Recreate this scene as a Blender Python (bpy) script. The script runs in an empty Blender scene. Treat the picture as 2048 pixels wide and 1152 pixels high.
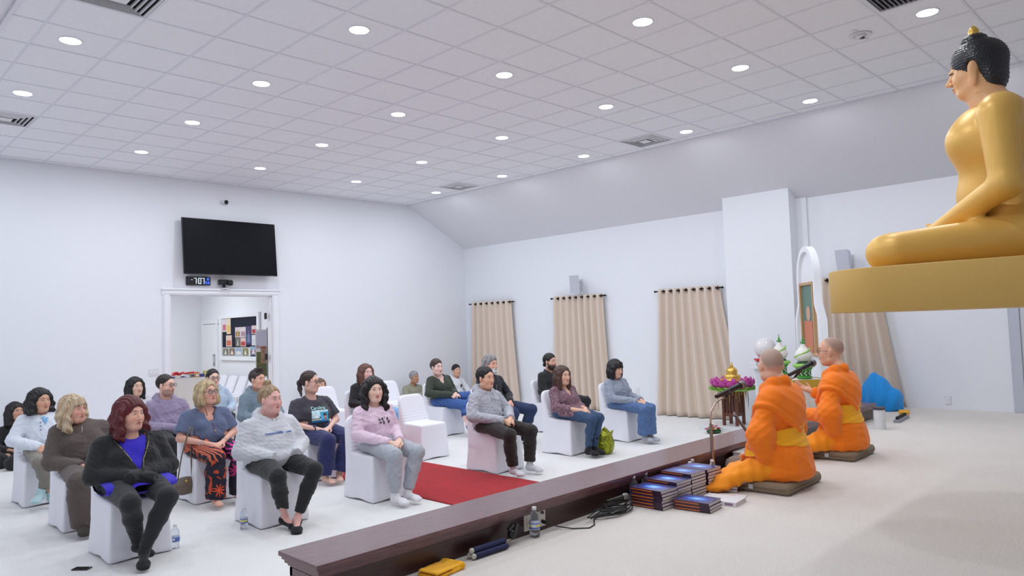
import bpy, math, random
import numpy as np
from mathutils import Vector, Matrix, Euler
random.seed(7); np.random.seed(7)
C = bpy.context.scene.collection
# ------------------------------------------------------------------ camera, world, exposure
S = bpy.context.scene
cam_d = bpy.data.cameras.new('camera'); cam = bpy.data.objects.new('camera', cam_d); C.objects.link(cam)
cam_d.sensor_width = 36.0; cam_d.lens = 1454.0*36.0/2048.0; cam_d.clip_start = .05; cam_d.clip_end = 100
cam.matrix_world = Matrix(((0.70735305, -0.01507758, 0.70669961*1, 0), (-0.70611018, -0.0611229, 0.705459, 0), (-0.03255891, 0.99801636, 0.0538819, 1.645), (0, 0, 0, 1)))
# columns: camera right, up, back (camera looks along -back)
cam.matrix_world = Matrix(((0.70735305, -0.01507758, -0.70669961, 0), (-0.70611018, -0.0611229, -0.705459, 0), (-0.03255891, 0.99801636, -0.0538819, 1.645), (0, 0, 0, 1)))
S.camera = cam
wd = bpy.data.worlds.new('world'); S.world = wd; wd.use_nodes = True
wd.node_tree.nodes['Background'].inputs[0].default_value = (.75, .82, 1, 1)
wd.node_tree.nodes['Background'].inputs[1].default_value = .3
S.view_settings.view_transform = 'Standard'; S.view_settings.look = 'None'; S.view_settings.gamma = 1
S.view_settings.use_curve_mapping = False; S.view_settings.exposure = 0.55
LAMP_W = 9.2
LAMP_COL = (.90, .95, 1.0)
LAMP_X = (1.80, 3.60, 5.42, 7.23, 9.07)
LAMP_Y = (11.11, 9.20, 7.31, 5.44, 3.65, 1.83)

# ------------------------------------------------------------------ helpers
def lin(c):
    c = np.asarray(c, float)/255.0
    return np.where(c <= .04045, c/12.92, ((c+.055)/1.055)**2.4)
def L4(c):
    a = lin(c); return (float(a[0]), float(a[1]), float(a[2]), 1.0)
MATS = {}
def mat(name, rgb=(200, 200, 200), rough=.6, metal=0., var=None, bump=None, vcol=False, coat=0, trans=0, emit=None, sheen=0, alpha=None, spec=None, ior=None, wood=None):
    if name in MATS: return MATS[name]
    m = bpy.data.materials.new(name); m.use_nodes = True; nt = m.node_tree; b = nt.nodes['Principled BSDF']
    b.inputs['Base Color'].default_value = L4(rgb); b.inputs['Roughness'].default_value = rough; b.inputs['Metallic'].default_value = metal
    if coat: b.inputs['Coat Weight'].default_value = coat; b.inputs['Coat Roughness'].default_value = .1
    if trans: b.inputs['Transmission Weight'].default_value = trans
    if ior: b.inputs['IOR'].default_value = ior
    if spec is not None: b.inputs['Specular IOR Level'].default_value = spec
    if sheen: b.inputs['Sheen Weight'].default_value = sheen
    if emit: b.inputs['Emission Color'].default_value = L4(emit[0]); b.inputs['Emission Strength'].default_value = emit[1]
    tc = nt.nodes.new('ShaderNodeTexCoord'); last = None
    if vcol:
        a = nt.nodes.new('ShaderNodeAttribute'); a.attribute_name = 'Col'; last = a.outputs['Color']
    if var:  # (scale, amount[, stretch xyz])
        n = nt.nodes.new('ShaderNodeTexNoise'); n.inputs['Scale'].default_value = var[0]; n.inputs['Detail'].default_value = 4
        src = tc.outputs['Object']
        if len(var) > 2:
            mp = nt.nodes.new('ShaderNodeMapping'); mp.inputs['Scale'].default_value = var[2]; nt.links.new(src, mp.inputs[0]); src = mp.outputs[0]
        nt.links.new(src, n.inputs['Vector'])
        mr = nt.nodes.new('ShaderNodeMapRange'); mr.inputs[1].default_value = .25; mr.inputs[2].default_value = .75
        mr.inputs[3].default_value = 1-var[1]; mr.inputs[4].default_value = 1+var[1]; nt.links.new(n.outputs['Fac'], mr.inputs[0])
        mx = nt.nodes.new('ShaderNodeVectorMath'); mx.operation = 'SCALE'
        if last: nt.links.new(last, mx.inputs[0])
        else: mx.inputs[0].default_value = L4(rgb)[:3]
        nt.links.new(mr.outputs[0], mx.inputs['Scale']); last = mx.outputs[0]
    if last: nt.links.new(last, b.inputs['Base Color'])
    if bump:  # (scale, strength, distance)
        n = nt.nodes.new('ShaderNodeTexNoise'); n.inputs['Scale'].default_value = bump[0]; n.inputs['Detail'].default_value = 3
        nt.links.new(tc.outputs['Object'], n.inputs['Vector'])
        bp = nt.nodes.new('ShaderNodeBump'); bp.inputs['Strength'].default_value = bump[1]; bp.inputs['Distance'].default_value = bump[2]
        nt.links.new(n.outputs['Fac'], bp.inputs['Height']); nt.links.new(bp.outputs[0], b.inputs['Normal'])
    MATS[name] = m; return m

def wloc(o):
    v = Vector((0, 0, 0))
    while o: v = v+o.location; o = o.parent
    return v
def mesh_np(name, V, F4, smooth=True, mats=None, col=None, mi=None):
    me = bpy.data.meshes.new(name); nv = len(V); nf = len(F4)
    me.vertices.add(nv); me.vertices.foreach_set('co', np.asarray(V, np.float32).ravel())
    me.loops.add(nf*4); me.loops.foreach_set('vertex_index', np.asarray(F4, np.int32).ravel())
    me.polygons.add(nf); me.polygons.foreach_set('loop_start', np.arange(0, nf*4, 4, dtype=np.int32))
    me.update(calc_edges=True)
    if smooth: me.polygons.foreach_set('use_smooth', np.ones(nf, bool))
    for m in (mats or []): me.materials.append(m)
    if mi is not None: me.polygons.foreach_set('material_index', np.asarray(mi, np.int32))
    if col is not None:
        at = me.attributes.new('Col', 'FLOAT_COLOR', 'POINT')
        cc = np.ones((nv, 4), np.float32); cc[:, :3] = col; at.data.foreach_set('color', cc.ravel())
    me.validate(); return me
def link(name, me, parent=None):
    o = bpy.data.objects.new(name, me); C.objects.link(o)
    if parent: o.parent = parent
    return o
class MB:
    def __init__(s): s.v = []; s.f = []; s.m = []
    def add(s, vs, fs, mi=0):
        n = len(s.v); s.v += [tuple(map(float, p)) for p in vs]; s.f += [tuple(i+n for i in f) for f in fs]; s.m += [mi]*len(fs); return s
    def box(s, lo, hi, mi=0):
        x0, y0, z0 = lo; x1, y1, z1 = hi
        return s.add([(x0, y0, z0), (x1, y0, z0), (x1, y1, z0), (x0, y1, z0), (x0, y0, z1), (x1, y0, z1), (x1, y1, z1), (x0, y1, z1)],
                     [(0, 3, 2, 1), (4, 5, 6, 7), (0, 1, 5, 4), (1, 2, 6, 5), (2, 3, 7, 6), (3, 0, 4, 7)], mi)
    def rbox(s, c, size, rot=(0, 0, 0), mi=0):
        M = Euler(rot).to_matrix(); n = len(s.v); h = [a/2 for a in size]
        s.box((-h[0], -h[1], -h[2]), h, mi)
        for i in range(n, len(s.v)): s.v[i] = tuple(M @ Vector(s.v[i])+Vector(c))
        return s
    def tube(s, pts, r, n=10, cap=True, mi=0, closed=False):
        pts = [Vector(p) for p in pts]; rr = r if hasattr(r, '__len__') else [r]*len(pts)
        vs = []; fs = []; N = len(pts); ref = None
        for i, p in enumerate(pts):
            a = pts[(i-1) % N] if (closed or i > 0) else p; b = pts[(i+1) % N] if (closed or i < N-1) else p
            t = (b-a).normalized()
            if ref is None: ref = Vector((0, 0, 1)) if abs(t.z) < .9 else Vector((1, 0, 0))
            u = (ref-t*ref.dot(t)).normalized(); w = t.cross(u); ref = u
            for k in range(n):
                an = 2*math.pi*k/n; vs.append(p+(u*math.cos(an)+w*math.sin(an))*rr[i])
        for i in range(N if closed else N-1):
            j = (i+1) % N
            for k in range(n): l = (k+1) % n; fs.append((i*n+k, i*n+l, j*n+l, j*n+k))
        if cap and not closed: fs.append(tuple(range(n-1, -1, -1))); fs.append(tuple((N-1)*n+k for k in range(n)))
        return s.add(vs, fs, mi)
    def lathe(s, prof, c=(0, 0, 0), n=24, mi=0, sx=1, sy=1):
        vs = []; fs = []
        for r, z in prof:
            for k in range(n): a = 2*math.pi*k/n; vs.append((c[0]+r*sx*math.cos(a), c[1]+r*sy*math.sin(a), c[2]+z))
        for i in range(len(prof)-1):
            for k in range(n): l = (k+1) % n; fs.append((i*n+k, i*n+l, (i+1)*n+l, (i+1)*n+k))
        if prof[0][0] > 1e-4: fs.append(tuple(range(n-1, -1, -1)))
        if prof[-1][0] > 1e-4: fs.append(tuple((len(prof)-1)*n+k for k in range(n)))
        return s.add(vs, fs, mi)
    def ext(s, poly, d, mi=0):  # planar polygon (3D, ccw seen from -d side) extruded by vector d
        n = len(poly); P = [Vector(p) for p in poly]; d = Vector(d)
        return s.add(P+[p+d for p in P], [tuple(range(n-1, -1, -1)), tuple(range(n, 2*n))]+[(i, (i+1) % n, n+(i+1) % n, n+i) for i in range(n)], mi)
    def ball(s, c, r, n=14, mi=0):
        r = r if hasattr(r, '__len__') else (r, r, r)
        m = n//2; prof = [(math.sin(math.pi*i/m), -math.cos(math.pi*i/m)) for i in range(m+1)]
        k0 = len(s.v); s.lathe(prof, n=n, mi=mi)
        for i in range(k0, len(s.v)): p = s.v[i]; s.v[i] = (c[0]+p[0]*r[0], c[1]+p[1]*r[1], c[2]+p[2]*r[2])
        return s
    def build(s, name, m, parent=None, local=False, smooth=False, bevel=0, fix=True):
        me = bpy.data.meshes.new(name); off = Vector((0, 0, 0)) if (local or not parent) else wloc(parent)
        me.from_pydata([tuple(Vector(p)-off) for p in s.v], [], s.f)
        ms = m if isinstance(m, (list, tuple)) else [m]
        for q in ms: me.materials.append(q)
        if len(ms) > 1:
            for p, i in zip(me.polygons, s.m): p.material_index = i
        if fix or bevel:
            import bmesh
            b = bmesh.new(); b.from_mesh(me); bmesh.ops.remove_doubles(b, verts=b.verts, dist=1e-6); bmesh.ops.recalc_face_normals(b, faces=b.faces)
            if bevel:
                es = [e for e in b.edges if len(e.link_faces) == 2 and e.calc_face_angle(0) > .6]
                bmesh.ops.bevel(b, geom=es, offset=bevel, segments=2, affect='EDGES', profile=.5, clamp_overlap=True)
            b.to_mesh(me); b.free()
        if smooth:
            for p in me.polygons: p.use_smooth = True
            if smooth == 2: me.set_sharp_from_angle(angle=.7)
        return link(name, me, parent)
def struct(o): o['kind'] = 'structure'; return o
def thing(name, label, cat, loc=(0, 0, 0), rz=0, group=None):
    o = bpy.data.objects.new(name, None); C.objects.link(o); o.location = loc; o.rotation_euler = (0, 0, rz); o.empty_display_size = .1
    return tag(o, label, cat, group)
def tag(o, label, cat, group=None):
    o['label'] = label; o['category'] = cat
    if group: o['group'] = group
    return o
def dup(o, loc=None, rz=None, label=None):
    def cp(a, par):
        c = a.copy(); C.objects.link(c)
        if par: c.parent = par
        for ch in a.children: cp(ch, c)
        return c
    r = cp(o, None)
    if loc is not None: r.location = loc
    if rz is not None: r.rotation_euler = (0, 0, rz)
    if label: r['label'] = label
    return r
def textmesh(txt, size, font=None, ext=.001, align='LEFT'):
    cu = bpy.data.curves.new('t', 'FONT'); cu.body = txt; cu.size = size; cu.extrude = ext; cu.align_x = align; cu.resolution_u = 3
    o = bpy.data.objects.new('t', cu); C.objects.link(o)
    dg = bpy.context.evaluated_depsgraph_get(); me = bpy.data.meshes.new_from_object(o.evaluated_get(dg))
    bpy.data.objects.remove(o); return me

# ------------------------------------------------------------------ signed distance modelling (smooth organic shapes)
def smin(a, b, k):
    if k <= 0: return np.minimum(a, b)
    h = np.maximum(k-np.abs(a-b), 0)/k
    return np.minimum(a, b)-h*h*k*.25
class Fld:
    def __init__(s, lo, hi, h, fine=()):
        s.ax = []
        for a in range(3):
            pts = [lo[a]]; fr = sorted([(f[1], f[2], f[3]) for f in fine if f[0] == a])
            while pts[-1] < hi[a]:
                x = pts[-1]; st = h
                for l, u, hh in fr:
                    if l <= x < u: st = min(st, hh)
                pts.append(x+st)
            s.ax.append(np.array(pts, np.float32))
        s.F = np.full([len(a) for a in s.ax], .2, np.float32); s.R = np.eye(3); s.T = np.zeros(3); s.sc = 1.
    def xf(s, R=None, T=(0, 0, 0), sc=1.): s.R = np.eye(3) if R is None else np.array(R, float); s.T = np.array(T, float); s.sc = sc; return s
    def P(s, p): return s.R@(np.array(p, float)*s.sc)+s.T
    def _b(s, lo, hi, m):
        sl = []; cs = []
        for a in range(3):
            i0 = max(0, int(np.searchsorted(s.ax[a], lo[a]-m))-1); i1 = min(len(s.ax[a]), int(np.searchsorted(s.ax[a], hi[a]+m))+1)
            sl.append(slice(i0, i1)); sh = [1, 1, 1]; sh[a] = -1; cs.append(s.ax[a][i0:i1].reshape(sh))
        return tuple(sl), cs
    def _op(s, sl, d, k, op):
        if 0 in s.F[sl].shape: return
        if op == 'u': s.F[sl] = smin(s.F[sl], d, k)
        elif op == 's': s.F[sl] = -smin(-s.F[sl], d, k)
    def cap(s, a, b, ra, rb=None, k=.02, op='u'):
        rb = ra if rb is None else rb; a = s.P(a); b = s.P(b); ra *= s.sc; rb *= s.sc; R = max(ra, rb)
        sl, (X, Y, Z) = s._b(np.minimum(a, b)-R, np.maximum(a, b)+R, k+.03)
        d = b-a; L = float(d@d)+1e-12; px, py, pz = X-a[0], Y-a[1], Z-a[2]
        t = np.clip((px*d[0]+py*d[1]+pz*d[2])/L, 0, 1)
        q = np.sqrt((px-t*d[0])**2+(py-t*d[1])**2+(pz-t*d[2])**2)-(ra+(rb-ra)*t)
        s._op(sl, q.astype(np.float32), k, op); return s
    def path(s, pts, rs, k=.02):
        for i in range(len(pts)-1): s.cap(pts[i], pts[i+1], rs[i] if hasattr(rs, '__len__') else rs, rs[i+1] if hasattr(rs, '__len__') else rs, k)
        return s
    def ell(s, c, r, k=.02, op='u', rot=None):
        c = s.P(c); r = np.array(r, float)*s.sc; M = s.R if rot is None else s.R@np.array(Euler(rot).to_matrix())
        e = np.sqrt(((M*r)**2).sum(1)); sl, (X, Y, Z) = s._b(c-e, c+e, k+.03)
        px, py, pz = X-c[0], Y-c[1], Z-c[2]
        u = (M[0, 0]*px+M[1, 0]*py+M[2, 0]*pz); v = (M[0, 1]*px+M[1, 1]*py+M[2, 1]*pz); w = (M[0, 2]*px+M[1, 2]*py+M[2, 2]*pz)
        k0 = np.sqrt((u/r[0])**2+(v/r[1])**2+(w/r[2])**2); k1 = np.sqrt((u/r[0]**2)**2+(v/r[1]**2)**2+(w/r[2]**2)**2)+1e-9
        s._op(sl, (k0*(k0-1)/k1).astype(np.float32), k, op); return s
    def rbx(s, c, h, r=.01, k=.01, op='u', rot=None):
        c = s.P(c); h = np.array(h, float)*s.sc; M = s.R if rot is None else s.R@np.array(Euler(rot).to_matrix())
        e = np.abs(M*h).sum(1); sl, (X, Y, Z) = s._b(c-e, c+e, k+.03)
        px, py, pz = X-c[0], Y-c[1], Z-c[2]; q = []
        for i in range(3): q.append(np.abs(M[0, i]*px+M[1, i]*py+M[2, i]*pz)-h[i]+r)
        d = np.sqrt(np.maximum(q[0], 0)**2+np.maximum(q[1], 0)**2+np.maximum(q[2], 0)**2)+np.minimum(np.maximum(q[0], np.maximum(q[1], q[2])), 0)-r
        s._op(sl, d.astype(np.float32), k, op); return s
    def hull(s, planes, lo, hi, k=.01, op='u', kk=.0):
        sl, (X, Y, Z) = s._b(np.array(lo), np.array(hi), k+.03); d = None
        for n, o in planes:
            n = np.array(n, float); n /= np.linalg.norm(n); o = np.array(o, float)
            q = (X-o[0])*n[0]+(Y-o[1])*n[1]+(Z-o[2])*n[2]
            d = q if d is None else (-smin(-d, -q, kk))
        s._op(sl, d.astype(np.float32)+np.zeros([len(a.ravel()) for a in (X, Y, Z)], np.float32), k, op); return s
    def cut(s, o, n, lo, hi, k=0.):   # remove the side the normal points to, inside a box
        sl, (X, Y, Z) = s._b(np.array(lo), np.array(hi), 0); n = np.array(n, float); n /= np.linalg.norm(n)
        q = (X-o[0])*n[0]+(Y-o[1])*n[1]+(Z-o[2])*n[2]; s.F[sl] = -smin(-s.F[sl], -q.astype(np.float32), k); return s
    def mesh(s):
        F = s.F; f0 = F < 0; nx, ny, nz = F.shape; c = np.zeros((nx-1, ny-1, nz-1), np.int8)
        for a in (0, 1):
            for b in (0, 1):
                for d in (0, 1): c += f0[a:nx-1+a, b:ny-1+b, d:nz-1+d]
        I = np.argwhere((c > 0) & (c < 8)); n = len(I); vid = -np.ones(c.shape, np.int32); vid[I[:, 0], I[:, 1], I[:, 2]] = np.arange(n)
        acc = np.zeros((n, 3)); cnt = np.zeros(n)
        for ax in range(3):
            o1, o2 = [(1, 2), (0, 2), (0, 1)][ax]
            for a in (0, 1):
                for b in (0, 1):
                    p = np.zeros(3, int); p[o1] = a; p[o2] = b; q = p.copy(); q[ax] = 1
                    A = I+p; B = I+q; fa = F[A[:, 0], A[:, 1], A[:, 2]]; fb = F[B[:, 0], B[:, 1], B[:, 2]]
                    m = (fa < 0) != (fb < 0); t = np.where(m, fa/np.where(m, fa-fb, 1), 0)
                    pos = A.astype(float); pos[:, ax] += t; acc[m] += pos[m]; cnt += m
        acc /= cnt[:, None]
        V = np.stack([np.interp(acc[:, a], np.arange(len(s.ax[a])), s.ax[a]) for a in range(3)], 1)
        Q = []
        for ax in range(3):
            u, v = (ax+1) % 3, (ax+2) % 3
            sl0 = [slice(None)]*3; sl1 = [slice(None)]*3; sl0[ax] = slice(0, -1); sl1[ax] = slice(1, None)
            for w_ in (u, v): sl0[w_] = slice(1, -1); sl1[w_] = slice(1, -1)
            s0 = f0[tuple(sl0)]; s1 = f0[tuple(sl1)]; E = np.argwhere(s0 != s1)
            if not len(E): continue
            ins = s0[E[:, 0], E[:, 1], E[:, 2]]; E = E.copy(); E[:, u] += 1; E[:, v] += 1
            def g(du, dv):
                G = E.copy(); G[:, u] += du; G[:, v] += dv; return vid[G[:, 0], G[:, 1], G[:, 2]]
            q = np.stack([g(-1, -1), g(0, -1), g(0, 0), g(-1, 0)], 1); q[~ins] = q[~ins][:, ::-1]; Q.append(q)
        Q = np.concatenate(Q); Q = Q[(Q >= 0).all(1)]
        return V, Q
def vnorm(V, Q):
    a = V[Q[:, 2]]-V[Q[:, 0]]; b = V[Q[:, 3]]-V[Q[:, 1]]; fn = np.cross(a, b); N = np.zeros_like(V)
    for i in range(4):
        for c in range(3): N[:, c] += np.bincount(Q[:, i], fn[:, c], len(V))
    return N/(np.linalg.norm(N, axis=1)[:, None]+1e-12)
def relax(V, Q, it=1, f=.5):
    for _ in range(it):
        A = np.zeros_like(V); n = np.zeros(len(V))
        for i in range(4):
            for j in ((i+1) % 4, (i+3) % 4):
                for c in range(3): A[:, c] += np.bincount(Q[:, i], V[Q[:, j], c], len(V))
                n += np.bincount(Q[:, i], minlength=len(V))
        V = V+(A/np.maximum(n, 1)[:, None]-V)*f
    return V
def folds(V, seed=0, sc=1.):
    r = np.random.RandomState(seed); out = np.zeros(len(V))
    for i in range(7):
        a = r.normal(size=3); a[2] += .6*np.sign(a[2]); a /= np.linalg.norm(a); b = r.normal(size=3); b /= np.linalg.norm(b)
        big = i < 3; w = ((26+20*r.rand()) if big else (48+38*r.rand()))*sc; ph = r.rand(3)*6.28
        m = .5+.5*np.sin(V@b*(13 if big else 21)+ph[2])   # folds come and go
        out += ((1-np.abs(np.sin(V@a*w+1.7*np.sin(V@b*w*.4+ph[0])+ph[1])))**2.2-.25)*(1 if big else .6)*m*1.5
    return out/2.2
def org(name, F, m, parent, off=(0, 0, 0), fold=0, seed=0, col=None, rx=1, fsc=1., disp=None, rawcol=None):
    V, Q = F.mesh()
    if rx: V = relax(V, Q, rx)
    N = None
    if fold: N = vnorm(V, Q); V = V+N*(folds(V, seed, fsc)*fold)[:, None]
    if disp is not None: N = vnorm(V, Q); V = V+N*disp(V, N)[:, None]
    cc = None
    if col is not None: cc = col(V)
    o = link(name, mesh_np(name, V-np.array(off), Q, True, [m], cc), parent); return o
# ------------------------------------------------------------------ materials of the setting
M_wall = mat('white_wall_paint', (238, 240, 246), .7, bump=(60, .05, .002))
M_slope = mat('white_slope_paint', (232, 232, 238), .7)
M_trim = mat('white_trim_paint', (240, 242, 247), .45)
M_tile = mat('acoustic_tile', (244, 245, 250), .9, var=(14, .02), bump=(220, .35, .002))
M_grid = mat('ceiling_grid_metal', (232, 233, 240), .6)
M_carpet = mat('white_carpet', (243, 242, 241), .95, var=(2.2, .025), bump=(140, .8, .012), sheen=.2)
M_stagec = mat('stage_carpet', (234, 226, 219), .95, var=(2.0, .025), bump=(140, .8, .012), sheen=.2)
M_red = mat('red_carpet', (172, 14, 28), .95, var=(7, .16), bump=(160, .7, .01), sheen=.1)
M_wood = mat('dark_cherry_wood', (104, 66, 70), .36, var=(9, .45, (1.2, 14, 14)), coat=.35)
M_white_pl = mat('white_plastic', (228, 229, 232), .4)
M_black = mat('black_plastic', (18, 18, 20), .35)
M_metal = mat('brushed_metal', (150, 140, 132), .3, 1.)
M_chrome = mat('chrome', (200, 200, 205), .15, 1.)
XL, XR, YB, YF, ZW, ZC = -.33, 11.13, -3.2, 12.637, 3.49, 4.355
CX0, CX1 = 1.25, 9.53
# floor
fl = struct(MB().box((XL-.1, YB, -.1), (XR+.1, 12.75, 0)).build('floor', M_carpet))
fl2 = struct(MB().box((2.2, 12.75, -.1), (7.1, 17.6, 0)).build('floor_hall', mat('hall_floor', (214, 200, 176), .5, var=(5, .1, (1, 8, 1)))))
run = tag(MB().box((4.44, 3.62, .001), (5.64, 12.6, .014)).build('carpet_runner', M_red, bevel=.004), 'long red carpet runner leading from the doorway to the stage', 'carpet')
# TV wall with door opening
DX0, DX1, DZ = 4.553, 6.36, 2.37
wf = MB(); T = .113
def prof_z(x): return ZC if CX0 <= x <= CX1 else (ZC-(x-CX1)*.5406 if x > CX1 else ZC-(CX0-x)*.5475)
def wallpiece(x0, x1, z0):
    xs = [x0]+[c for c in (CX0, CX1) if x0 < c < x1]+[x1]
    poly = [(x0, YF, z0), (x1, YF, z0)]+[(x, YF, prof_z(x)+.02) for x in reversed(xs)]
    wf.ext(poly, (0, T, 0))
wallpiece(XL-.1, DX0, 0); wallpiece(DX0, DX1, DZ); wallpiece(DX1, XR+.1, 0)
struct(wf.build('wall_far', M_wall))
struct(MB().box((XR, YB, 0), (XR+.1, YF, ZW+.06)).build('wall_right', M_wall))
struct(MB().box((XL-.1, YB, 0), (XL, YF, ZW+.06)).build('wall_left', M_wall))
wb = MB(); xs = [XL, CX0, CX1, XR]
wb.ext([(XL-.1, YB, 0), (XR+.1, YB, 0)]+[(x, YB, prof_z(x)+.02) for x in reversed(xs)], (0, -.1, 0)); struct(wb.build('wall_back', M_wall))
for sgn, x0, x1 in ((1, CX1, XR+.1), (-1, CX0, XL-.1)):
    z1 = prof_z(x1); sl = MB().ext([(x0, YB, ZC), (x0, YF, ZC), (x1, YF, z1), (x1, YB, z1)], (.04*sgn, 0, .08)); struct(sl.build('ceiling_slope_right' if sgn > 0 else 'ceiling_slope_left', M_slope))
# pillar on right wall and shallow pilaster
pl = MB(); pz = prof_z(10.85); pl.ext([(10.85, 4.785, 0), (10.85, 5.895, 0), (10.85, 5.895, pz+.01), (10.85, 4.785, pz+.01)], (.29, 0, 0)); struct(pl.build('wall_pillar', M_wall))
struct(MB().box((11.09, 4.62, 0), (11.14, 4.785, 3.50)).build('wall_pilaster', M_wall))
# ceiling: backing, grid, tiles
PX, PY, GX, GY = .60, .607, 8.73, 3.37
ceil = struct(MB().box((CX0, YB, ZC+.03), (CX1, YF, ZC+.1)).build('ceiling', M_tile))
xl = [GX+PX*k for k in range(-13, 2)]; xl = [x for x in xl if CX0 < x < CX1-.1]; yl = [GY+PY*k for k in range(-11, 17)]; yl = [y for y in yl if YB < y < YF-.1]
gb = MB()
for x in xl: gb.box((x-.0115, YB, ZC-.001), (x+.0115, YF, ZC+.012))
for y in yl: gb.box((CX0, y-.012, ZC-.0015), (CX1, y+.012, ZC+.0115))
gb.box((CX1-.03, YB, ZC-.02), (CX1, YF, ZC+.012)); gb.box((CX0, YB, ZC-.02), (CX0+.03, YF, ZC+.012)); gb.box((CX0, YF-.025, ZC-.006), (CX1, YF, ZC+.012))
gg = gb.build('ceiling_grid', M_grid, ceil)
VENT = [(9.03, 6.11), (9.03, 10.36), (1.83, 10.36), (1.83, 6.11)]; RET = (6.63, 1.85)
tme = {}
def tile_mesh(w, d):
    k = (round(w, 3), round(d, 3))
    if k not in tme:
        b = MB(); a, c, e, z = w/2+.004, d/2+.004, .003, .0
        b.add([(-a, -c, .014), (a, -c, .014), (a, c, .014), (-a, c, .014), (-a+e, -c+e, .004), (a-e, -c+e, .004), (a-e, c-e, .004), (-a+e, c-e, .004)], [(4, 7, 6, 5), (0, 1, 5, 4), (1, 2, 6, 5), (2, 3, 7, 6), (3, 0, 4, 7)][0:5])
        o = b.build('ceiling_tile', M_tile, None, fix=False); tme[k] = o.data; bpy.data.objects.remove(o)
    return tme[k]
X = [CX0]+xl+[CX1]; Y = [YB]+yl+[YF]; rest = MB()
for i in range(len(X)-1):
    for j in range(len(Y)-1):
        cx, cy = (X[i]+X[i+1])/2, (Y[j]+Y[j+1])/2
        if any(abs(cx-v[0]) < .2 and abs(cy-v[1]) < .2 for v in VENT+[RET]): continue
        w, d = X[i+1]-X[i]-.024, Y[j+1]-Y[j]-.024
        if cy > .9 and cx/max(cy, .1) < 6 and cy/cx < 6.5:
            o = link('ceiling_tile', tile_mesh(w, d), ceil); o.location = (cx, cy, ZC+random.uniform(-.0015, .001))
        else:
            a, c = w/2, d/2; rest.add([(cx-a, cy-c, ZC+.006), (cx+a, cy-c, ZC+.006), (cx+a, cy+c, ZC+.006), (cx-a, cy+c, ZC+.006)], [(0, 3, 2, 1)])
r_ = rest.build('far_ceiling_tiles', M_tile, ceil); r_['kind'] = 'stuff'
# downlights
M_lamp = mat('lamp_lens', (255, 255, 255), .4, emit=((225, 240, 255), 9))
ring = MB().lathe([(.088, 0), (.096, -.004), (.098, -.001), (.098, .006), (.086, .006)], n=28).build('trim_ring', M_white_pl, None, smooth=True)
lens = MB().lathe([(0, -.0005), (.086, -.002), (.086, .003), (0, .003)], n=28).build('lens', M_lamp, None, smooth=True)
rm, lm = ring.data, lens.data; bpy.data.objects.remove(ring); bpy.data.objects.remove(lens)
ld = bpy.data.lights.new('downlight_lamp', 'AREA'); ld.shape = 'DISK'; ld.size = .16; ld.energy = LAMP_W; ld.color = LAMP_COL
ROWN = ['first', 'second', 'third', 'fourth', 'fifth', 'sixth', 'seventh', 'eighth']
COLN = ['far left', 'second', 'middle', 'fourth', 'rightmost']
for j, y in enumerate(LAMP_Y):
    for i, x in enumerate(LAMP_X):
        if (x, y) == (99, 99): continue
        dx = random.uniform(-.02, .02)
        t = thing('downlight', 'round recessed LED downlight, %s column, %s row out from the television wall' % (COLN[i], ROWN[j]), 'ceiling light', (x+dx, y, ZC), 0, 'recessed downlights')
        link('trim_ring', rm, t); link('lens', lm, t); l = link('lamp', ld, t); l.location = (0, 0, -.012)
# vents
M_dark = mat('dark_duct', (34, 36, 40), .6)
def diffuser(x, y, label):
    t = thing('ceiling_vent', label, 'air vent', (x, y, ZC), 0, 'square ceiling air diffusers'); h = .285
    MB().box((-h, -h, .02), (h, h, .028)).build('backing', M_dark, t, local=True)
    for k, (a, z) in enumerate(((h, -.004), (.235, -.008), (.185, -.012), (.135, -.016))):
        b = MB(); w = .016 if k else .022
        for q in range(4):
            R = Matrix.Rotation(q*math.pi/2, 3, 'Z'); vs = [R @ Vector(p) for p in ((-a, -a, z+.006), (a, -a, z+.006), (a-w, -a+w, z-.002 if k else z), (-a+w, -a+w, z-.002 if k else z))]
            b.add(vs, [(0, 3, 2, 1)]); vs2 = [v+Vector((0, 0, .022 if k else .012)) for v in vs]; b.add(vs2, [(0, 1, 2, 3)])
            b.add([vs[0], vs[1], vs2[1], vs2[0]], [(0, 1, 2, 3)]); b.add([vs[3], vs[2], vs2[2], vs2[3]], [(3, 2, 1, 0)])
        b.build('frame' if k == 0 else 'louvre', M_white_pl if k != 1 else M_grid, t, local=True, fix=False)
    MB().box((-.075, -.075, -.016), (.075, .075, -.01)).build('centre_plate', M_white_pl, t, local=True)
for (x, y), lb in zip(VENT, ('square white air diffuser in ceiling edge, nearest to the right', 'square white air diffuser in ceiling edge above the far corner', 'square white air diffuser at far left of ceiling', 'square white air diffuser cut by the top edge, upper left')): diffuser(x, y, lb)
t = thing('return_grille', 'grey return air grille in ceiling at upper right edge', 'air vent', (RET[0], RET[1], ZC)); MB().box((-.28, -.28, .012), (.28, .28, .02)).build('backing', M_dark, t, local=True)
b = MB().box((-.29, -.29, -.004), (.29, -.26, .012)).box((-.29, .26, -.004), (.29, .29, .012)).box((-.29, -.26, -.004), (-.26, .26, .012)).box((.26, -.26, -.004), (.29, .26, .012)); b.build('frame', M_grid, t, local=True)
for k in range(14): MB().rbox((0, -.24+k*.037, .003), (.52, .03, .002), (.6, 0, 0)).build('slat', mat('grey_slat', (140, 140, 146), .5), t, local=True)
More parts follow.
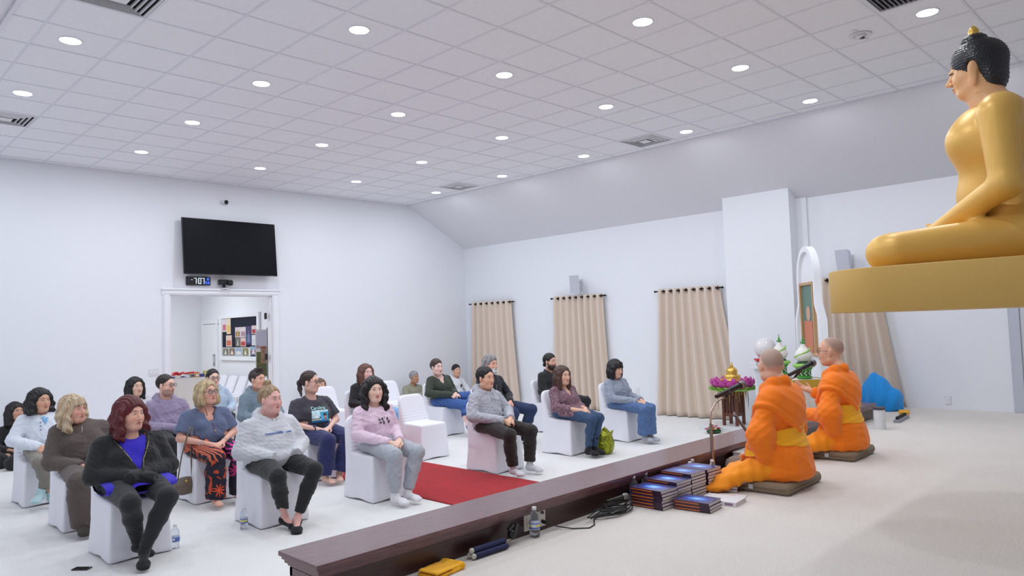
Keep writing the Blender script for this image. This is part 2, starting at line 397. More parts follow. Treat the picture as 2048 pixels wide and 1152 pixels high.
# recessed double spotlight (emergency light)
t = thing('recessed_spotlight', 'white recessed swivel spotlight with two lenses in ceiling beside upper right', 'ceiling light', (7.31, 2.43, ZC))
MB().lathe([(.07, .006), (.1, .0), (.1, -.008), (.085, -.012), (.06, -.006), (.055, .006)], n=28).build('trim_ring', M_white_pl, t, local=True, smooth=True)
MB().ball((0, 0, -.005), (.045, .045, .03)).build('swivel_head', M_white_pl, t, local=True, smooth=True)
MB().lathe([(.0, -.031), (.025, -.031), (.028, -.024), (.022, -.02)], (0.01, -.01, -.003), n=16).build('lens', M_dark, t, local=True, smooth=True)
for sx in (-1, 1): MB().lathe([(0, -.006), (.02, -.006), (.026, .002)], (.15*sx, 0, 0), n=16).build('side_sensor', M_grid, t, local=True, smooth=True)
# door casing
b = MB()
for x0, x1 in ((DX0-.12, DX0), (DX1, DX1+.14)):
    b.box((x0, YF-.02, 0), (x1, YF, DZ+.02)); b.box((x0+.02, YF-.032, 0), (x1-.02, YF-.019, DZ))
b.box((DX0-.13, YF-.024, DZ), (DX1+.15, YF, DZ+.10)).box((DX0-.14, YF-.045, DZ+.085), (DX1+.16, YF, DZ+.115)).box((DX0-.1, YF-.034, DZ+.02), (DX1+.11, YF-.02, DZ+.06))
struct(b.build('trim_1', M_trim, bevel=.005))
b = MB().box((DX0-.005, YF, 0), (DX0+.015, YF+T, DZ)).box((DX1-.015, YF, 0), (DX1+.005, YF+T, DZ)).box((DX0, YF, DZ-.015), (DX1, YF+T, DZ+.005)); struct(b.build('trim_2', M_trim))
# open door leaf, seen from its edge
dl = MB().box((DX1-.005, YF+T+.012, .01), (DX1+.88, YF+T+.057, DZ-.02)).build('door_1', M_trim, bevel=.004); struct(dl)
for z in (.35, 1.25, 2.0):
    MB().box((DX1-.075, YF+T-.03, z-.055), (DX1-.055, YF+T+.04, z+.055)).tube([(DX1-.07, YF+T+.0, z-.06), (DX1-.07, YF+T+.0, z+.06)], .012, 8).build('hinge', M_black, dl)
# baseboards
bb = lambda n, lo, hi: struct(MB().box(lo, hi).build(n, M_trim, bevel=.004))
bb('baseboard_far', (XL, YF-.016, 0), (DX0-.12, YF, .12)); bb('baseboard_far_right', (DX1+.14, YF-.016, 0), (XR, YF, .12)); bb('baseboard_right', (XR-.016, 5.9, 0), (XR, YF, .12)); bb('baseboard_left', (XL, YB, 0), (XL+.016, YF, .12))
# hall behind the door
HX0, HX1, HY1, HZ = 2.2, 7.0, 17.45, 3.1
struct(MB().box((HX0-.1, YF+T, 0), (HX0, HY1, HZ)).build('wall_hall_left', M_wall)); struct(MB().box((HX1, YF+T, 0), (HX1+.1, HY1, HZ)).build('wall_hall_right', M_wall))
struct(MB().box((HX0, HY1, 0), (HX1, HY1+.1, HZ)).build('wall_hall_far', M_wall)); struct(MB().box((HX0, YF+T, HZ), (HX1, HY1, HZ+.1)).build('ceiling_hall', M_wall))
for x, y, w_ in ((4.2, 15.8, 'back left'), (5.6, 15.6, 'back right'), (4.6, 14.2, 'front')):
    t = thing('hall_downlight', 'round recessed downlight in the hall behind the doorway, the %s one' % w_, 'ceiling light', (x, y, HZ), 0, 'hall downlights'); link('trim_ring', rm, t); link('lens', lm, t)
    ldh = bpy.data.lights.new('hall_lamp', 'AREA'); ldh.shape = 'DISK'; ldh.size = .2; ldh.energy = 15; ldh.color = LAMP_COL; l = link('lamp', ldh, t); l.location = (0, 0, -.03)
# hall inner door
hd = struct(MB().box((HX1-.03, 16.55, .01), (HX1-.002, 17.25, 1.94)).build('door_2', M_trim, bevel=.004))
MB().box((HX1-.045, 16.47, 0), (HX1-.001, 16.56, 2.03)).box((HX1-.045, 17.24, 0), (HX1-.001, 17.33, 2.03)).box((HX1-.05, 16.44, 1.95), (HX1-.001, 17.36, 2.05)).build('door_casing', M_trim, hd)
MB().box((HX1-.04, 16.62, .98), (HX1-.028, 16.72, 1.25)).build('sign_plate', mat('grey_sign', (150, 152, 160), .4), hd); MB().box((HX1-.043, 16.65, 1.06), (HX1-.039, 16.69, 1.2)).build('sign_figure', M_white_pl, hd)
# stage
ZS = .35
st = struct(MB().ext([(1.98, YB, 0), (XR, YB, 0), (XR, 3.45, 0), (1.98, 3.27, 0)], (0, 0, ZS)).build('floor_stage', M_stagec))
# ledge: moulded dark wood
def ledge():
    root = thing('stage_ledge', 'long dark cherry wood ledge with moulded edge along stage front', 'ledge', (1.8, 3.3, 0))
    def fy(x): return 3.53+(x-1.803)*.0187
    x0, x1 = 1.79, 9.7; a = math.atan(.0187)
    def bar(o0, o1, z0, z1, ex): # strip across width offsets from far edge
        y0, y1 = fy(x0), fy(x1)
        return [(x0+ex, y0-o0, z0), (x1, y1-o0, z0), (x1, y1-o1, z0), (x0+ex, y0-o1, z0), (x0+ex, y0-o0, z1), (x1, y1-o0, z1), (x1, y1-o1, z1), (x0+ex, y0-o1, z1)]
    F = [(0, 1, 2, 3), (4, 7, 6, 5), (0, 4, 5, 1), (1, 5, 6, 2), (2, 6, 7, 3), (3, 7, 4, 0)]
    MB().add(bar(0, .385, .525, .55, 0), F).build('cap_board', M_wood, root, bevel=.004)
    MB().add(bar(.012, .375, .508, .526, .012), F).add(bar(.022, .362, .49, .51, .022), F).add(bar(.034, .35, .475, .492, .034), F).build('moulding', M_wood, root, bevel=.003)
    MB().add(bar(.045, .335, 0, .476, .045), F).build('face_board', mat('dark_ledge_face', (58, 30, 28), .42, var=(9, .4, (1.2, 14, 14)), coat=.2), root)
    for o, z0, z1 in ((.04, .0, .06), ): MB().add(bar(o-.008, .34, z0, z1, .036), F).build('base_board', M_wood, root)
    b = MB(); P = [(1.8+.04, 3.22, .02), (1.8+.04, 3.46, .02)]
    b.box((1.828, 3.2, .03), (1.84, 3.225, .47)).box((1.828, 3.455, .03), (1.84, 3.48, .47)).box((1.828, 3.2, .43), (1.84, 3.48, .47)).build('end_panel_frame', M_wood, root)
ledge()
# window curtains on the right wall
M_cur = mat('beige_linen', (224, 207, 192), .85, var=(60, .03), bump=(300, .3, .001)); M_rod = mat('dark_bronze', (40, 34, 32), .4, .7)
def curtain(ya, yb, zb, nf, flare, label, seed):
    rs = random.Random(seed); root = thing('curtain', label, 'curtain', (XR-.09, (ya+yb)/2, zb), 0, 'beige grommet curtains'); ztop = 2.235; xr = XR-.09
    n = nf*16; rows = 26; vs = []; fs = []; W = ya-yb; ph = [rs.uniform(-.35, .35) for _ in range(nf+2)]; am = [rs.uniform(.75, 1.2) for _ in range(nf+2)]
    for r in range(rows+1):
        v = r/rows; z = ztop-(ztop-zb)*v
        for i in range(n+1):
            u = i/n; f = u*nf; k = int(f); p = .4*(ph[k]*(1-f+k)+ph[min(k+1, nf)]*(f-k)); A = (am[k]*(1-f+k)+am[min(k+1, nf)]*(f-k))
            y = ya-W*u+ (-flare*v**1.3*(u**1.5)+.25*flare*v**1.3*(1-u))+.02*v*math.sin(6*u+seed)
            s_ = math.sin(2*math.pi*f+p); s_ = math.copysign(abs(s_)**.7, s_); s_ += .18*v*math.sin(4*math.pi*f*.5+p*7+1.3*v)
            x = xr-.040*A*(1+.25*v)*s_-.015*v; x = min(x, XR-.012); y += .010*v*math.sin(2*math.pi*f*.5+seed)
            vs.append((x, y, z))
    for r in range(rows):
        for i in range(n): a = r*(n+1)+i; fs.append((a, a+n+1, a+n+2, a+1))
    o = MB().add(vs, fs).build('panel', M_cur, root, smooth=True, fix=False)
    sm = o.modifiers.new('thick', 'SOLIDIFY'); sm.thickness = .003
    MB().tube([(xr, ya+.06, 2.195), (xr, yb-.04, 2.195)], .0125, 10).ball((xr, ya+.07, 2.195), .02).ball((xr, yb-.05, 2.195), .02).build('rod', M_rod, root, smooth=True)
    for k in range(nf*2):
        u = (k+.5)/(nf*2); y = ya-W*u; a0 = .9 if k % 2 else -.9
        pts = [(xr+math.cos(t)*.022*math.sin(a0)*1.0, y+math.cos(t)*.022*math.cos(a0), 2.195+math.sin(t)*.027) for t in [2*math.pi*q/12 for q in range(12)]]
        MB().tube(pts, .0075, 6, closed=True).build('grommet', M_rod, root, smooth=True)
    for y in (ya+.03, yb-.02): MB().tube([(xr, y, 2.195), (XR, y, 2.195)], .008, 8).build('bracket', M_rod, root)
curtain(12.33, 11.06, .012, 7, .2, 'beige grommet curtain nearest the far corner', 1); curtain(9.83, 8.58, .012, 8, .16, 'beige grommet curtain under the white wall speaker, beside bearded man', 2)
curtain(7.33, 6.12, .012, 8, .45, 'beige grommet curtain beside the pillar, behind the lotus stand', 3); curtain(4.58, 3.28+.35, ZS+.008, 7, .28, 'beige grommet curtain behind the seated monk with glasses', 4)
# door on right wall at the frame edge
d3 = struct(MB().box((XR-.02, 1.0, ZS), (XR-.001, 1.98, ZS+2.1)).build('door_3', mat('door_grey_white', (205, 208, 218), .5), bevel=.004))
MB().box((XR-.03, 1.99, ZS), (XR-.001, 2.11, ZS+2.22)).box((XR-.03, .87, ZS), (XR-.001, .99, ZS+2.22)).box((XR-.03, .87, ZS+2.1), (XR-.001, 2.11, ZS+2.22)).build('door_casing', mat('casing_grey', (196, 200, 212), .5), d3, bevel=.006)
MB().tube([(XR-.02, 1.93, 1.05), (XR-.08, 1.93, 1.05)], .012, 10).ball((XR-.09, 1.93, 1.05), .03).build('door_knob', M_metal, d3, smooth=True)
# wall plates
def plate(x, y, z, ax, w, h, label, sw=False):
    t = thing('switch_plate' if sw else 'outlet_plate', label, 'wall plate', (x, y, z))
    s_ = (w, .008, h) if ax == 'y' else (.008, w, h); MB().rbox((0, 0, 0), s_).build('cover', M_white_pl, t, local=True, bevel=.002)
    n = max(1, int(round(w/.06))) if sw else 1
    for k in range(n):
        o = (k-(n-1)/2)*.046
        for dz in ((0,) if sw else (-.022, .022)):
            c = (o, -.006, dz) if ax == 'y' else (-.006, o, dz); q = (.02, .006, .045) if ax == 'y' else (.006, .026, .03)
            MB().rbox(c, q).build('switch' if sw else 'socket', M_trim, t, local=True, bevel=.001)
plate(4.29, YF-.005, 1.10, 'y', .16, .115, 'white triple light switch plate beside the double doorway', True)
plate(XR-.005, 7.93, .40, 'x', .075, .115, 'white outlet plate on wall between two curtains'); plate(XR-.005, 2.86, .47, 'x', .075, .115, 'white outlet plate on wall at far right above stage')
# television
def tv():
    R = Matrix.Rotation(math.radians(-5), 3, 'X'); root = thing('television', 'large black flat television mounted above the doorway', 'television', (5.54, YF-.17, 3.2))
    def put(b, n, m, **k):
        b.v = [tuple(R @ Vector(p)) for p in b.v]; return b.build(n, m, root, local=True, **k)
    put(MB().box((-.835, 0, -.485), (.835, .035, .485)), 'housing', M_black, bevel=.004)
    put(MB().box((-.826, -.002, -.474), (.826, .0, .476)), 'screen', mat('tv_screen', (12, 15, 22), .45, spec=.12))
    MB().box((-.25, .03, -.2), (.25, .165, .2)).build('wall_mount', M_dark, root, local=True); put(MB().box((.70, -.004, -.482), (.76, -.002, -.477)), 'brand_strip', M_metal)
tv()
# clock
def clock():
    root = thing('digital_clock', 'black digital wall clock reading 7:07 under the television', 'clock', (5.01, YF-.03, 2.612)); E_ = mat('led_white', (235, 245, 255), .5, emit=((215, 235, 255), .55)); EB = mat('led_blue', (90, 150, 255), .5, emit=((90, 150, 255), .5))
    MB().rbox((0, 0, 0), (.41, .04, .145)).build('case', M_black, root, local=True, bevel=.008)
    MB().box((.105, -.0215, -.062), (.195, -.0205, .062)).build('blue_panel', mat('blue_panel', (14, 40, 110), .4), root, local=True)
    seg = {'7': 'abc', '0': 'abcdef', '1': 'bc', '2': 'abged', '5': 'afgcd', '6': 'afgedc', '4': 'fgbc', '8': 'abcdefg', '-': 'g'}
    def digit(b, ch, x, z, w, h, t):
        sg = {'a': ((x, z+h), (x+w, z+h)), 'b': ((x+w, z+h/2), (x+w, z+h)), 'c': ((x+w, z), (x+w, z+h/2)), 'd': ((x, z), (x+w, z)), 'e': ((x, z), (x, z+h/2)), 'f': ((x, z+h/2), (x, z+h)), 'g': ((x, z+h/2), (x+w, z+h/2))}
        for s_ in seg[ch]:
            (x0, z0), (x1, z1) = sg[s_]; b.box((min(x0, x1)-t/2, -.024, min(z0, z1)-t/2), (max(x0, x1)+t/2, -.022, max(z0, z1)+t/2))
    for ch, x in (('7', -.078), ('0', .0), ('7', .056)): b = MB(); digit(b, ch, x, -.045, .036, .092, .009); b.build('digit', E_, root, local=True)
    b = MB().box((-.022, -.024, .014), (-.012, -.022, .024)).box((-.022, -.024, -.024), (-.012, -.022, -.014)); b.build('colon', E_, root, local=True)
    b = MB(); digit(b, '-', -.125, -.01, .02, .06, .007); b.build('dash', E_, root, local=True)
    for ch, x, z in (('1', .13, .02), ('2', .155, .02), ('5', .118, -.045), ('6', .16, -.045)): b = MB(); digit(b, ch, x, z, .018, .034, .006); b.build('digit', EB, root, local=True)
    for k in range(6): MB().box((-.185, -.023, -.045+k*.018), (-.165, -.0215, -.038+k*.018)).build('weekday_mark', mat('dim_led', (80, 80, 110), .5), root, local=True)
clock()
# video camera on door head, dome camera
t = thing('video_camera', 'small black video camera standing on the doorway head moulding', 'camera', (5.45, YF-.05, DZ+.115))
MB().box((-.05, -.05, 0), (.07, .045, .012)).build('foot_plate', M_trim, t, local=True); MB().tube([(0, 0, .01), (0, 0, .05)], [.035, .02], 12).ball((0, 0, .06), .022).build('ball_head', M_black, t, local=True, smooth=True)
MB().rbox((-.02, -.01, .115), (.15, .09, .085)).build('camera_body', M_black, t, local=True, bevel=.008); MB().lathe([(.0, 0), (.045, 0), (.05, .03), (.05, .07), (.042, .075), (0, .07)], n=18).build('lens', M_black, t, local=True, smooth=True)
l = t.children[-1]; l.rotation_euler = (math.pi/2, 0, .5); l.location = (.06, -.03, .1)
MB().rbox((-.08, -.02, .08), (.06, .02, .012)).build('side_handle', M_black, t, local=True)
t = thing('security_camera', 'small round black security camera high on the wall above the television', 'camera', (5.47, YF-.06, 4.02)); MB().lathe([(0, 0), (.03, 0), (.03, .05), (0, .05)], n=16).build('mount', M_white_pl, t, local=True, smooth=True)
t.children[0].rotation_euler = (-math.pi/2, 0, 0); MB().ball((.03, -.01, 0), (.034, .04, .04)).build('camera_ball', M_black, t, local=True, smooth=True); MB().ball((-.035, .02, 0), (.02, .03, .03)).build('side_bracket', M_white_pl, t, local=True, smooth=True)
# wall speakers
def speaker(y, label, yaw):
    t = thing('wall_speaker', label, 'speaker', (XR-.02, y, 2.44)); m = mat('speaker_white', (214, 216, 224), .5); mg = mat('speaker_grille', (200, 202, 214), .7, bump=(400, .6, .001))
    b = MB(); Rz = Matrix.Rotation(yaw, 3, 'Z'); n = 10; vs = []
    # curved cabinet: front face bows
    for w in (-.095, .095):
        for i in range(n+1):
            a = -1+2*i/n; vs.append((-.25-.035*a*a*0+.04*(1-a*a)*0-.03*a+.0, w, .17*a)); vs.append((-.10+.03*(1-a*a), w*.55, .15*a))
    def tx(p): q = Rz @ Vector((p[0]+.12, p[1], p[2])); return (q.x-.14, q.y, q.z)
    V = [tx(p) for p in vs]; N = 2*(n+1)
    for i in range(n):
        a = 2*i; b.add([V[a], V[a+2], V[a+2+N], V[a+N]], [(0, 1, 2, 3)], 1); b.add([V[a+1], V[a+3], V[a+3+N], V[a+1+N]], [(3, 2, 1, 0)])
        b.add([V[a], V[a+1], V[a+3], V[a+2]], [(0, 1, 2, 3)]); b.add([V[a+N], V[a+1+N], V[a+3+N], V[a+2+N]], [(3, 2, 1, 0)])
    b.add([V[0], V[1], V[1+N], V[N]], [(0, 1, 2, 3)]); e = 2*n; b.add([V[e], V[e+1], V[e+1+N], V[e+N]], [(3, 2, 1, 0)])
    b.build('cabinet', [m, mg], t, local=True, smooth=2)
    MB().box((-.008, -.04, -.11), (.018, .04, .11)).tube([(-.0, 0, .06), (-.07, .0, .08)], .016, 8).tube([(0, 0, -.06), (-.07, 0, -.05)], .012, 8).build('wall_bracket', m, t, local=True)
speaker(9.18, 'white wall speaker above the curtain behind the bearded man', .5); speaker(4.02, 'white wall speaker beside the golden statue base', -.1)
# ------------------------------------------------------------------ chairs in stretch covers
M_cover = mat('white_spandex', (240, 240, 248), .55, bump=(500, .15, .0005), sheen=.15)
def chair_data():
    F = Fld((-.29, -.40, -.02), (.29, .31, .88), .0105)
    F.hull([((1, 0, .055), (.232, 0, 0)), ((-1, 0, .055), (-.232, 0, 0)), ((0, 1, .07), (0, .245, 0)), ((0, -1, .1), (0, -.285, 0)), ((0, .02, 1), (0, 0, .446)), ((0, 0, -1), (0, 0, .002))], (-.25, -.32, 0), (.25, .27, .46), .0, kk=.022)
    F.hull([((1, 0, .03), (.222, 0, .3)), ((-1, 0, .03), (-.222, 0, .3)), ((0, -1, -.08), (0, -.262, .3)), ((0, 1, .37), (0, -.128, .45)), ((0, 0, 1), (0, 0, .815)), ((0, 0, -1), (0, 0, .25)), ((1, 0, 1.1), (.175, 0, .80)), ((-1, 0, 1.1), (-.175, 0, .80))], (-.25, -.38, .25), (.25, .0, .83), .012, kk=.05)
    for a, b, r in (((-.25, 0, -.95), (.25, 0, -.95), .965), ((0, -.4, -.95), (0, .4, -.95), .965)): F.cap(a, b, r, r, .01, 's')
    for sx in (-1, 1):   # hollows of the taut side panels between the legs
        F.ell((sx*.275, .01, .17), (.058, .15, .20), .03, 's')
    F.ell((0, .285, .2), (.15, .045, .2), .03, 's')
    V, Q = F.mesh(); V = relax(V, Q, 1); N = vnorm(V, Q)
    m = ((V[:, 2] > .45) & (V[:, 2] < .60) & (V[:, 1] < -.05) & (N[:, 1] > .4))
    V += N*(np.where(m, np.sin(V[:, 2]*2*np.pi/.034+V[:, 0]*3)*.0035*np.clip((.61-V[:, 2])/.1, 0, 1), 0))[:, None]
    z = V[:, 2] < .03; V[z, 2] = np.maximum(V[z, 2], .003)
    return mesh_np('chair_cover', V, Q, True, [M_cover])
CH = chair_data()
_b = MB()
for sx in (-.19, .19):
    _b.tube([(sx, .2, .43), (sx, .21, .0)], .011, 8).tube([(sx*.8, -.245, .70), (sx, -.24, .0)], .008, 8)
_b.box((-.19, -.18, .42), (.19, .2, .432)); _o = _b.build('chair_frame', M_metal, None); CF = _o.data; bpy.data.objects.remove(_o)
def chair(x, y, label, rz=math.pi, group='white covered chairs set out in rows'):
    t = thing('banquet_chair', label, 'chair', (x, y, 0), rz, group); link('stretch_cover', CH, t); link('chair_frame', CF, t); return t

# ------------------------------------------------------------------ people
M_skin = mat('skin', (220, 180, 160), .5, vcol=True, spec=.35)
M_skin.node_tree.nodes['Principled BSDF'].inputs['Subsurface Weight'].default_value = 0.0
M_hair = mat('hair', (50, 40, 36), .42, vcol=True, spec=.45)
def cloth(name, rgb, rough=.85, var=None): return mat('cloth_'+name, rgb, rough, var=var or (30, .06), bump=(420, .25, .0008), sheen=.15)
def Rz(a): c, s_ = math.cos(a), math.sin(a); return np.array([[c, -s_, 0], [s_, c, 0], [0, 0, 1]])
def Rx(a): c, s_ = math.cos(a), math.sin(a); return np.array([[1, 0, 0], [0, c, -s_], [0, s_, c]])
def Ry(a): c, s_ = math.cos(a), math.sin(a); return np.array([[c, 0, s_], [0, 1, 0], [-s_, 0, c]])
def head_sdf(F, R, T, sc, sp):
    F.xf(R, T, sc); fat = sp.get('fat', 1.); ns = sp.get('nose', 1.)
    F.ell((0, -.014, .036), (.076, .096, .088), .01)
    F.ell((0, .020, -.026), (.060*fat, .066, .084), .045)
    F.ell((0, .052, -.088), (.024*fat, .026, .02), .035)
    for s in (-1, 1):
        F.ell((s*.042*fat, .048, -.03), (.024, .028, .03), .03)
        F.cap((s*.055*fat, .0, -.066), (s*.03, .05, -.09), .016, .016, .04)
        F.ell((s*.083, -.008, -.004), (.010, .020, .033), .010, rot=(.15, 0, -s*.5))
    F.ell((0, .070, .034), (.045, .016, .012), .02)
    for s in (-1, 1):
        F.ell((s*.031, .094, .011), (.019, .018, .012), .018, 's'); F.ell((s*.031, .0705, .009), (.0135, .0135, .0115), .006)
    F.cap((0, .080, .018), (0, .080+.026*ns, -.027), .007, .0105*max(1, ns*.95), .014)
    for s in (-1, 1): F.ell((s*.0115, .089+.004*ns, -.031), (.008, .009, .007), .008)
    F.ell((0, .083, -.052), (.024, .0115, .0065), .012); F.ell((0, .0815, -.064), (.021, .0115, .0075), .01)
    F.ell((0, .099, -.0578), (.024, .012, .0014), .004, 's')
    F.xf()
def head_col(V, R, T, sc, sp):
    p = ((V-T)@R)/sc; x, y, z = p.T; sk = lin(sp['skin']); c = np.tile(sk, (len(V), 1)).astype(float)
    hm = (np.abs(x) < .12) & (y > -.12) & (y < .16) & (z > -.13) & (z < .14); fr = hm & (y > .035)
    def mix(w, rgb): c[:] = c*(1-w[:, None])+lin(rgb)*w[:, None]
    sm = lambda d, e=.25: np.clip((1-d)/e, 0, 1)
    ck = sm(((np.abs(x)-.042)/.026)**2+((z+.03)/.024)**2, .8)*fr*.35; mix(ck, sp.get('cheek', tuple(np.array(sp['skin'])*np.array((1.0, .82, .80)))))
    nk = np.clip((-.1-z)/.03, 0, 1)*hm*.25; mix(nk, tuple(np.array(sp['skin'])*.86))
    if sp.get('beard'):
        bc, den = sp['beard'][:2]; lowz = -.035
        w = sm(((x)/.085)**2+((z+.085)/.055)**2, .3)*(hm & (y > -.005)); w = np.maximum(w, np.clip((-.036-z)/.01, 0, 1)*(hm & (y > .0) & (z > -.125)))
        lip = sm((x/.022)**2+((z+.059)/.0085)**2, .4); ckc = sm(((np.abs(x)-.03)/.02)**2+((z+.038)/.012)**2, .5)
        mix(np.clip(w-lip-ckc*.8, 0, 1)*den, bc)
    if sp.get('shaved'):
        w = np.clip((z-.035-np.clip(y, -.06, .05)*1.1)/.045, 0, 1)*(hm)*np.clip((.075-y)/.02, 0, 1); mix(w*.62, sp['shaved'])
    lipc = sp.get('lip', (186, 96, 96)); mix(sm((x/.0235)**2+((z+.0585)/.0105)**2, .35)*(fr & (y > .06))*.8, lipc)
    mix(sm((x/.02)**2+((z+.0578)/.0022)**2, .6)*(fr & (y > .06))*.7, (90, 40, 40))
    bw = sp.get('brow', (60, 45, 38)); ax = np.abs(x)
    mix(sm(((ax-.032)/.019)**2+((z-.0335-.10*(ax-.02))/.0042)**2, .5)*fr*.8, bw)
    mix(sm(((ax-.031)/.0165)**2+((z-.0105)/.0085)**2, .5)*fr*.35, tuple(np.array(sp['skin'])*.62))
    mix(sm(((ax-.031)/.0125)**2+((z-.0095)/.0052)**2, .35)*fr*.9, (225, 215, 210))
    mix(sm(((ax-.031+.0*x)/.0055)**2+((z-.0095)/.0055)**2, .4)*fr, sp.get('iris', (40, 26, 22)))
    mix(sm(((ax-.031)/.015)**2+((z-.0150)/.0024)**2, .5)*fr*.9, (38, 26, 24))
    mix(sm(((ax-.0095)/.004)**2+((z+.0365)/.003)**2, .5)*fr*.6, (110, 60, 54))
    return c
def hair_obj(sp, R, T, sc, parent, off, res):
    ty = sp['hair']; 
    if not ty: return
    hc = sp['hairc']; L = sp.get('hlen', .16)*1.; lo = np.array(T)-.22; hi = np.array(T)+.22; lo[2] -= max(0, L-.02)
    F = Fld(lo, hi, res); F.xf(R, T, sc); th = sp.get('hth', .012)
    F.ell((0, -.018, .042), (.079+th*.5, .099+th*.7, .090+th*.9), .01)
    if ty in ('long', 'bob', 'curly', 'wavy'):
        wv = .012 if ty in ('wavy', 'curly') else 0; bx = .083+sp.get('hvol', 0)
        for s in (-1, 1):
            F.path([(s*.066, .020, .085), (s*bx, .022, .03), (s*(bx+.006+wv), .018, -.04), (s*(bx+.004), .02, -.09)]+([(s*(bx+.002+wv), .022, -.09-L*.5), (s*(bx-.012), .035, -.08-L)] if ty != 'bob' else [(s*(bx-.02), .02, -.08-L*.2)]), [.022, .026, .03, .03]+([.03, .016] if ty != 'bob' else [.02]), .03)
            F.path([(s*.06, -.05, .06), (s*(.082+wv), -.045, -.03), (s*.08, -.05, -.10)]+([(s*.075, -.05, -.1-L*.5), (s*.055, -.045, -.1-L)] if ty != 'bob' else []), [.04, .04, .034]+([.034, .02] if ty != 'bob' else []), .03)
        F.path([(0, -.07, .05), (0, -.088, -.04), (0, -.075, -.10)]+([(0, -.07, -.1-L*.6), (0, -.06, -.1-L)] if ty != 'bob' else []), [.06, .052, .04]+([.045, .03] if ty != 'bob' else []), .03)
    fz = sp.get('hline', .066)
    # face opening
    F.ell((0, .108, fz-.092), (sp.get('hopen', .064), .10, .094), .012, 's')
    if ty in ('short', 'crop', 'fade', 'bun', 'pony', 'gray'):
        F.ell((0, .125, fz-.040), (.066, .078, .052), .028, 's')
        # ears free, neck clear
        for s in (-1, 1): F.ell((s*.085, .046, -.052), (.035, .050, .060), .016, 's')
        F.ell((0, .01, -.115), (.12, .115, .085), .012, 's')
        for s in (-1, 1): F.ell((s*.09, -.004, -.012), (.02, .024, .034), .006, 's'); F.ell((s*.076, .066, .032), (.026, .026, .028), .014, 's')
    if ty == 'gray':
        for s in (-1, 1): F.path([(s*.075, -.03, .06), (s*.09, -.045, -.01), (s*.082, -.06, -.07)], [.03, .032, .02], .03)
        F.path([(0, -.08, .05), (0, -.105, -.03), (0, -.09, -.10)], [.05, .045, .03], .03)
    if ty == 'bun': 
        bp = sp.get('bunp', (0, -.095, .06)); F.ell(bp, (.034, .034, .032), .012); F.ell((0, -.07, .03), (.06, .045, .06), .03)
    if ty == 'pony': F.path([(0, -.10, .045), (0, -.135, .0), (0, -.13, -.07), (.03*sp.get('ps', 1), -.10, -.15)], [.02, .026, .022, .01], .02)
    if sp.get('fringe'):
        for k in range(7):
            x = -.05+k*.0167; F.cap((x*.8, .065, .098), (x*1.05, .0855-.25*x*x*10, sp['fringe']), .014, .010, .014)
    if sp.get('tuft'):
        rr = np.random.RandomState(3)
        for k in range(22):
            a = rr.uniform(-1, 1, 2); F.cap((a[0]*.05, a[1]*.06+.02, .115), (a[0]*.062+.01, a[1]*.07+.04, .145+rr.rand()*.012), .018, .006, .012)
    F.xf(); cl = ty in ('wavy', 'curly')
    sd = sp.get('seed', 1)
    def disp(V, N):
        p = ((V-T)@R)/sc; th_ = np.arctan2(p[:, 0], p[:, 1]+.02); z = p[:, 2]
        top = np.clip((z-.05)/.05, 0, 1)
        g = np.sin(th_*26+sd+ (2.2*np.sin(z*(60 if cl else 18)+sd)))*(1-top)+np.sin(p[:, 0]*230+sd+2*np.sin(p[:, 1]*30))*top
        g2 = np.sin(th_*57+z*20+sd*2)
        return sc*(g*.0028+g2*.0014+(np.sin(z*75+3*np.sin(th_*3)+sd)*.007*np.clip((.02-z)/.06, 0, 1) if cl else 0))
    def col(V):
        p = ((V-T)@R)/sc; th_ = np.arctan2(p[:, 0], p[:, 1]+.02); z = p[:, 2]
        g = np.sin(th_*43+sd+2*np.sin(z*25))+.7*np.sin(th_*90+sd*3)+.5*np.sin(p[:, 0]*160+p[:, 1]*60)
        c = lin(hc)[None, :]*(1+.22*g[:, None]*sp.get('hvar', 1.)); c = np.clip(c, .002, 1)
        if 'hairc2' in sp: w = np.clip(.5+.5*np.sin(th_*9+sd+z*30)+sp.get('h2', 0), 0, 1)[:, None]*.6; c = c*(1-w)+lin(sp['hairc2'])*w
        return c
    org('hair', F, M_hair, parent, off, 0, col=col, disp=disp)
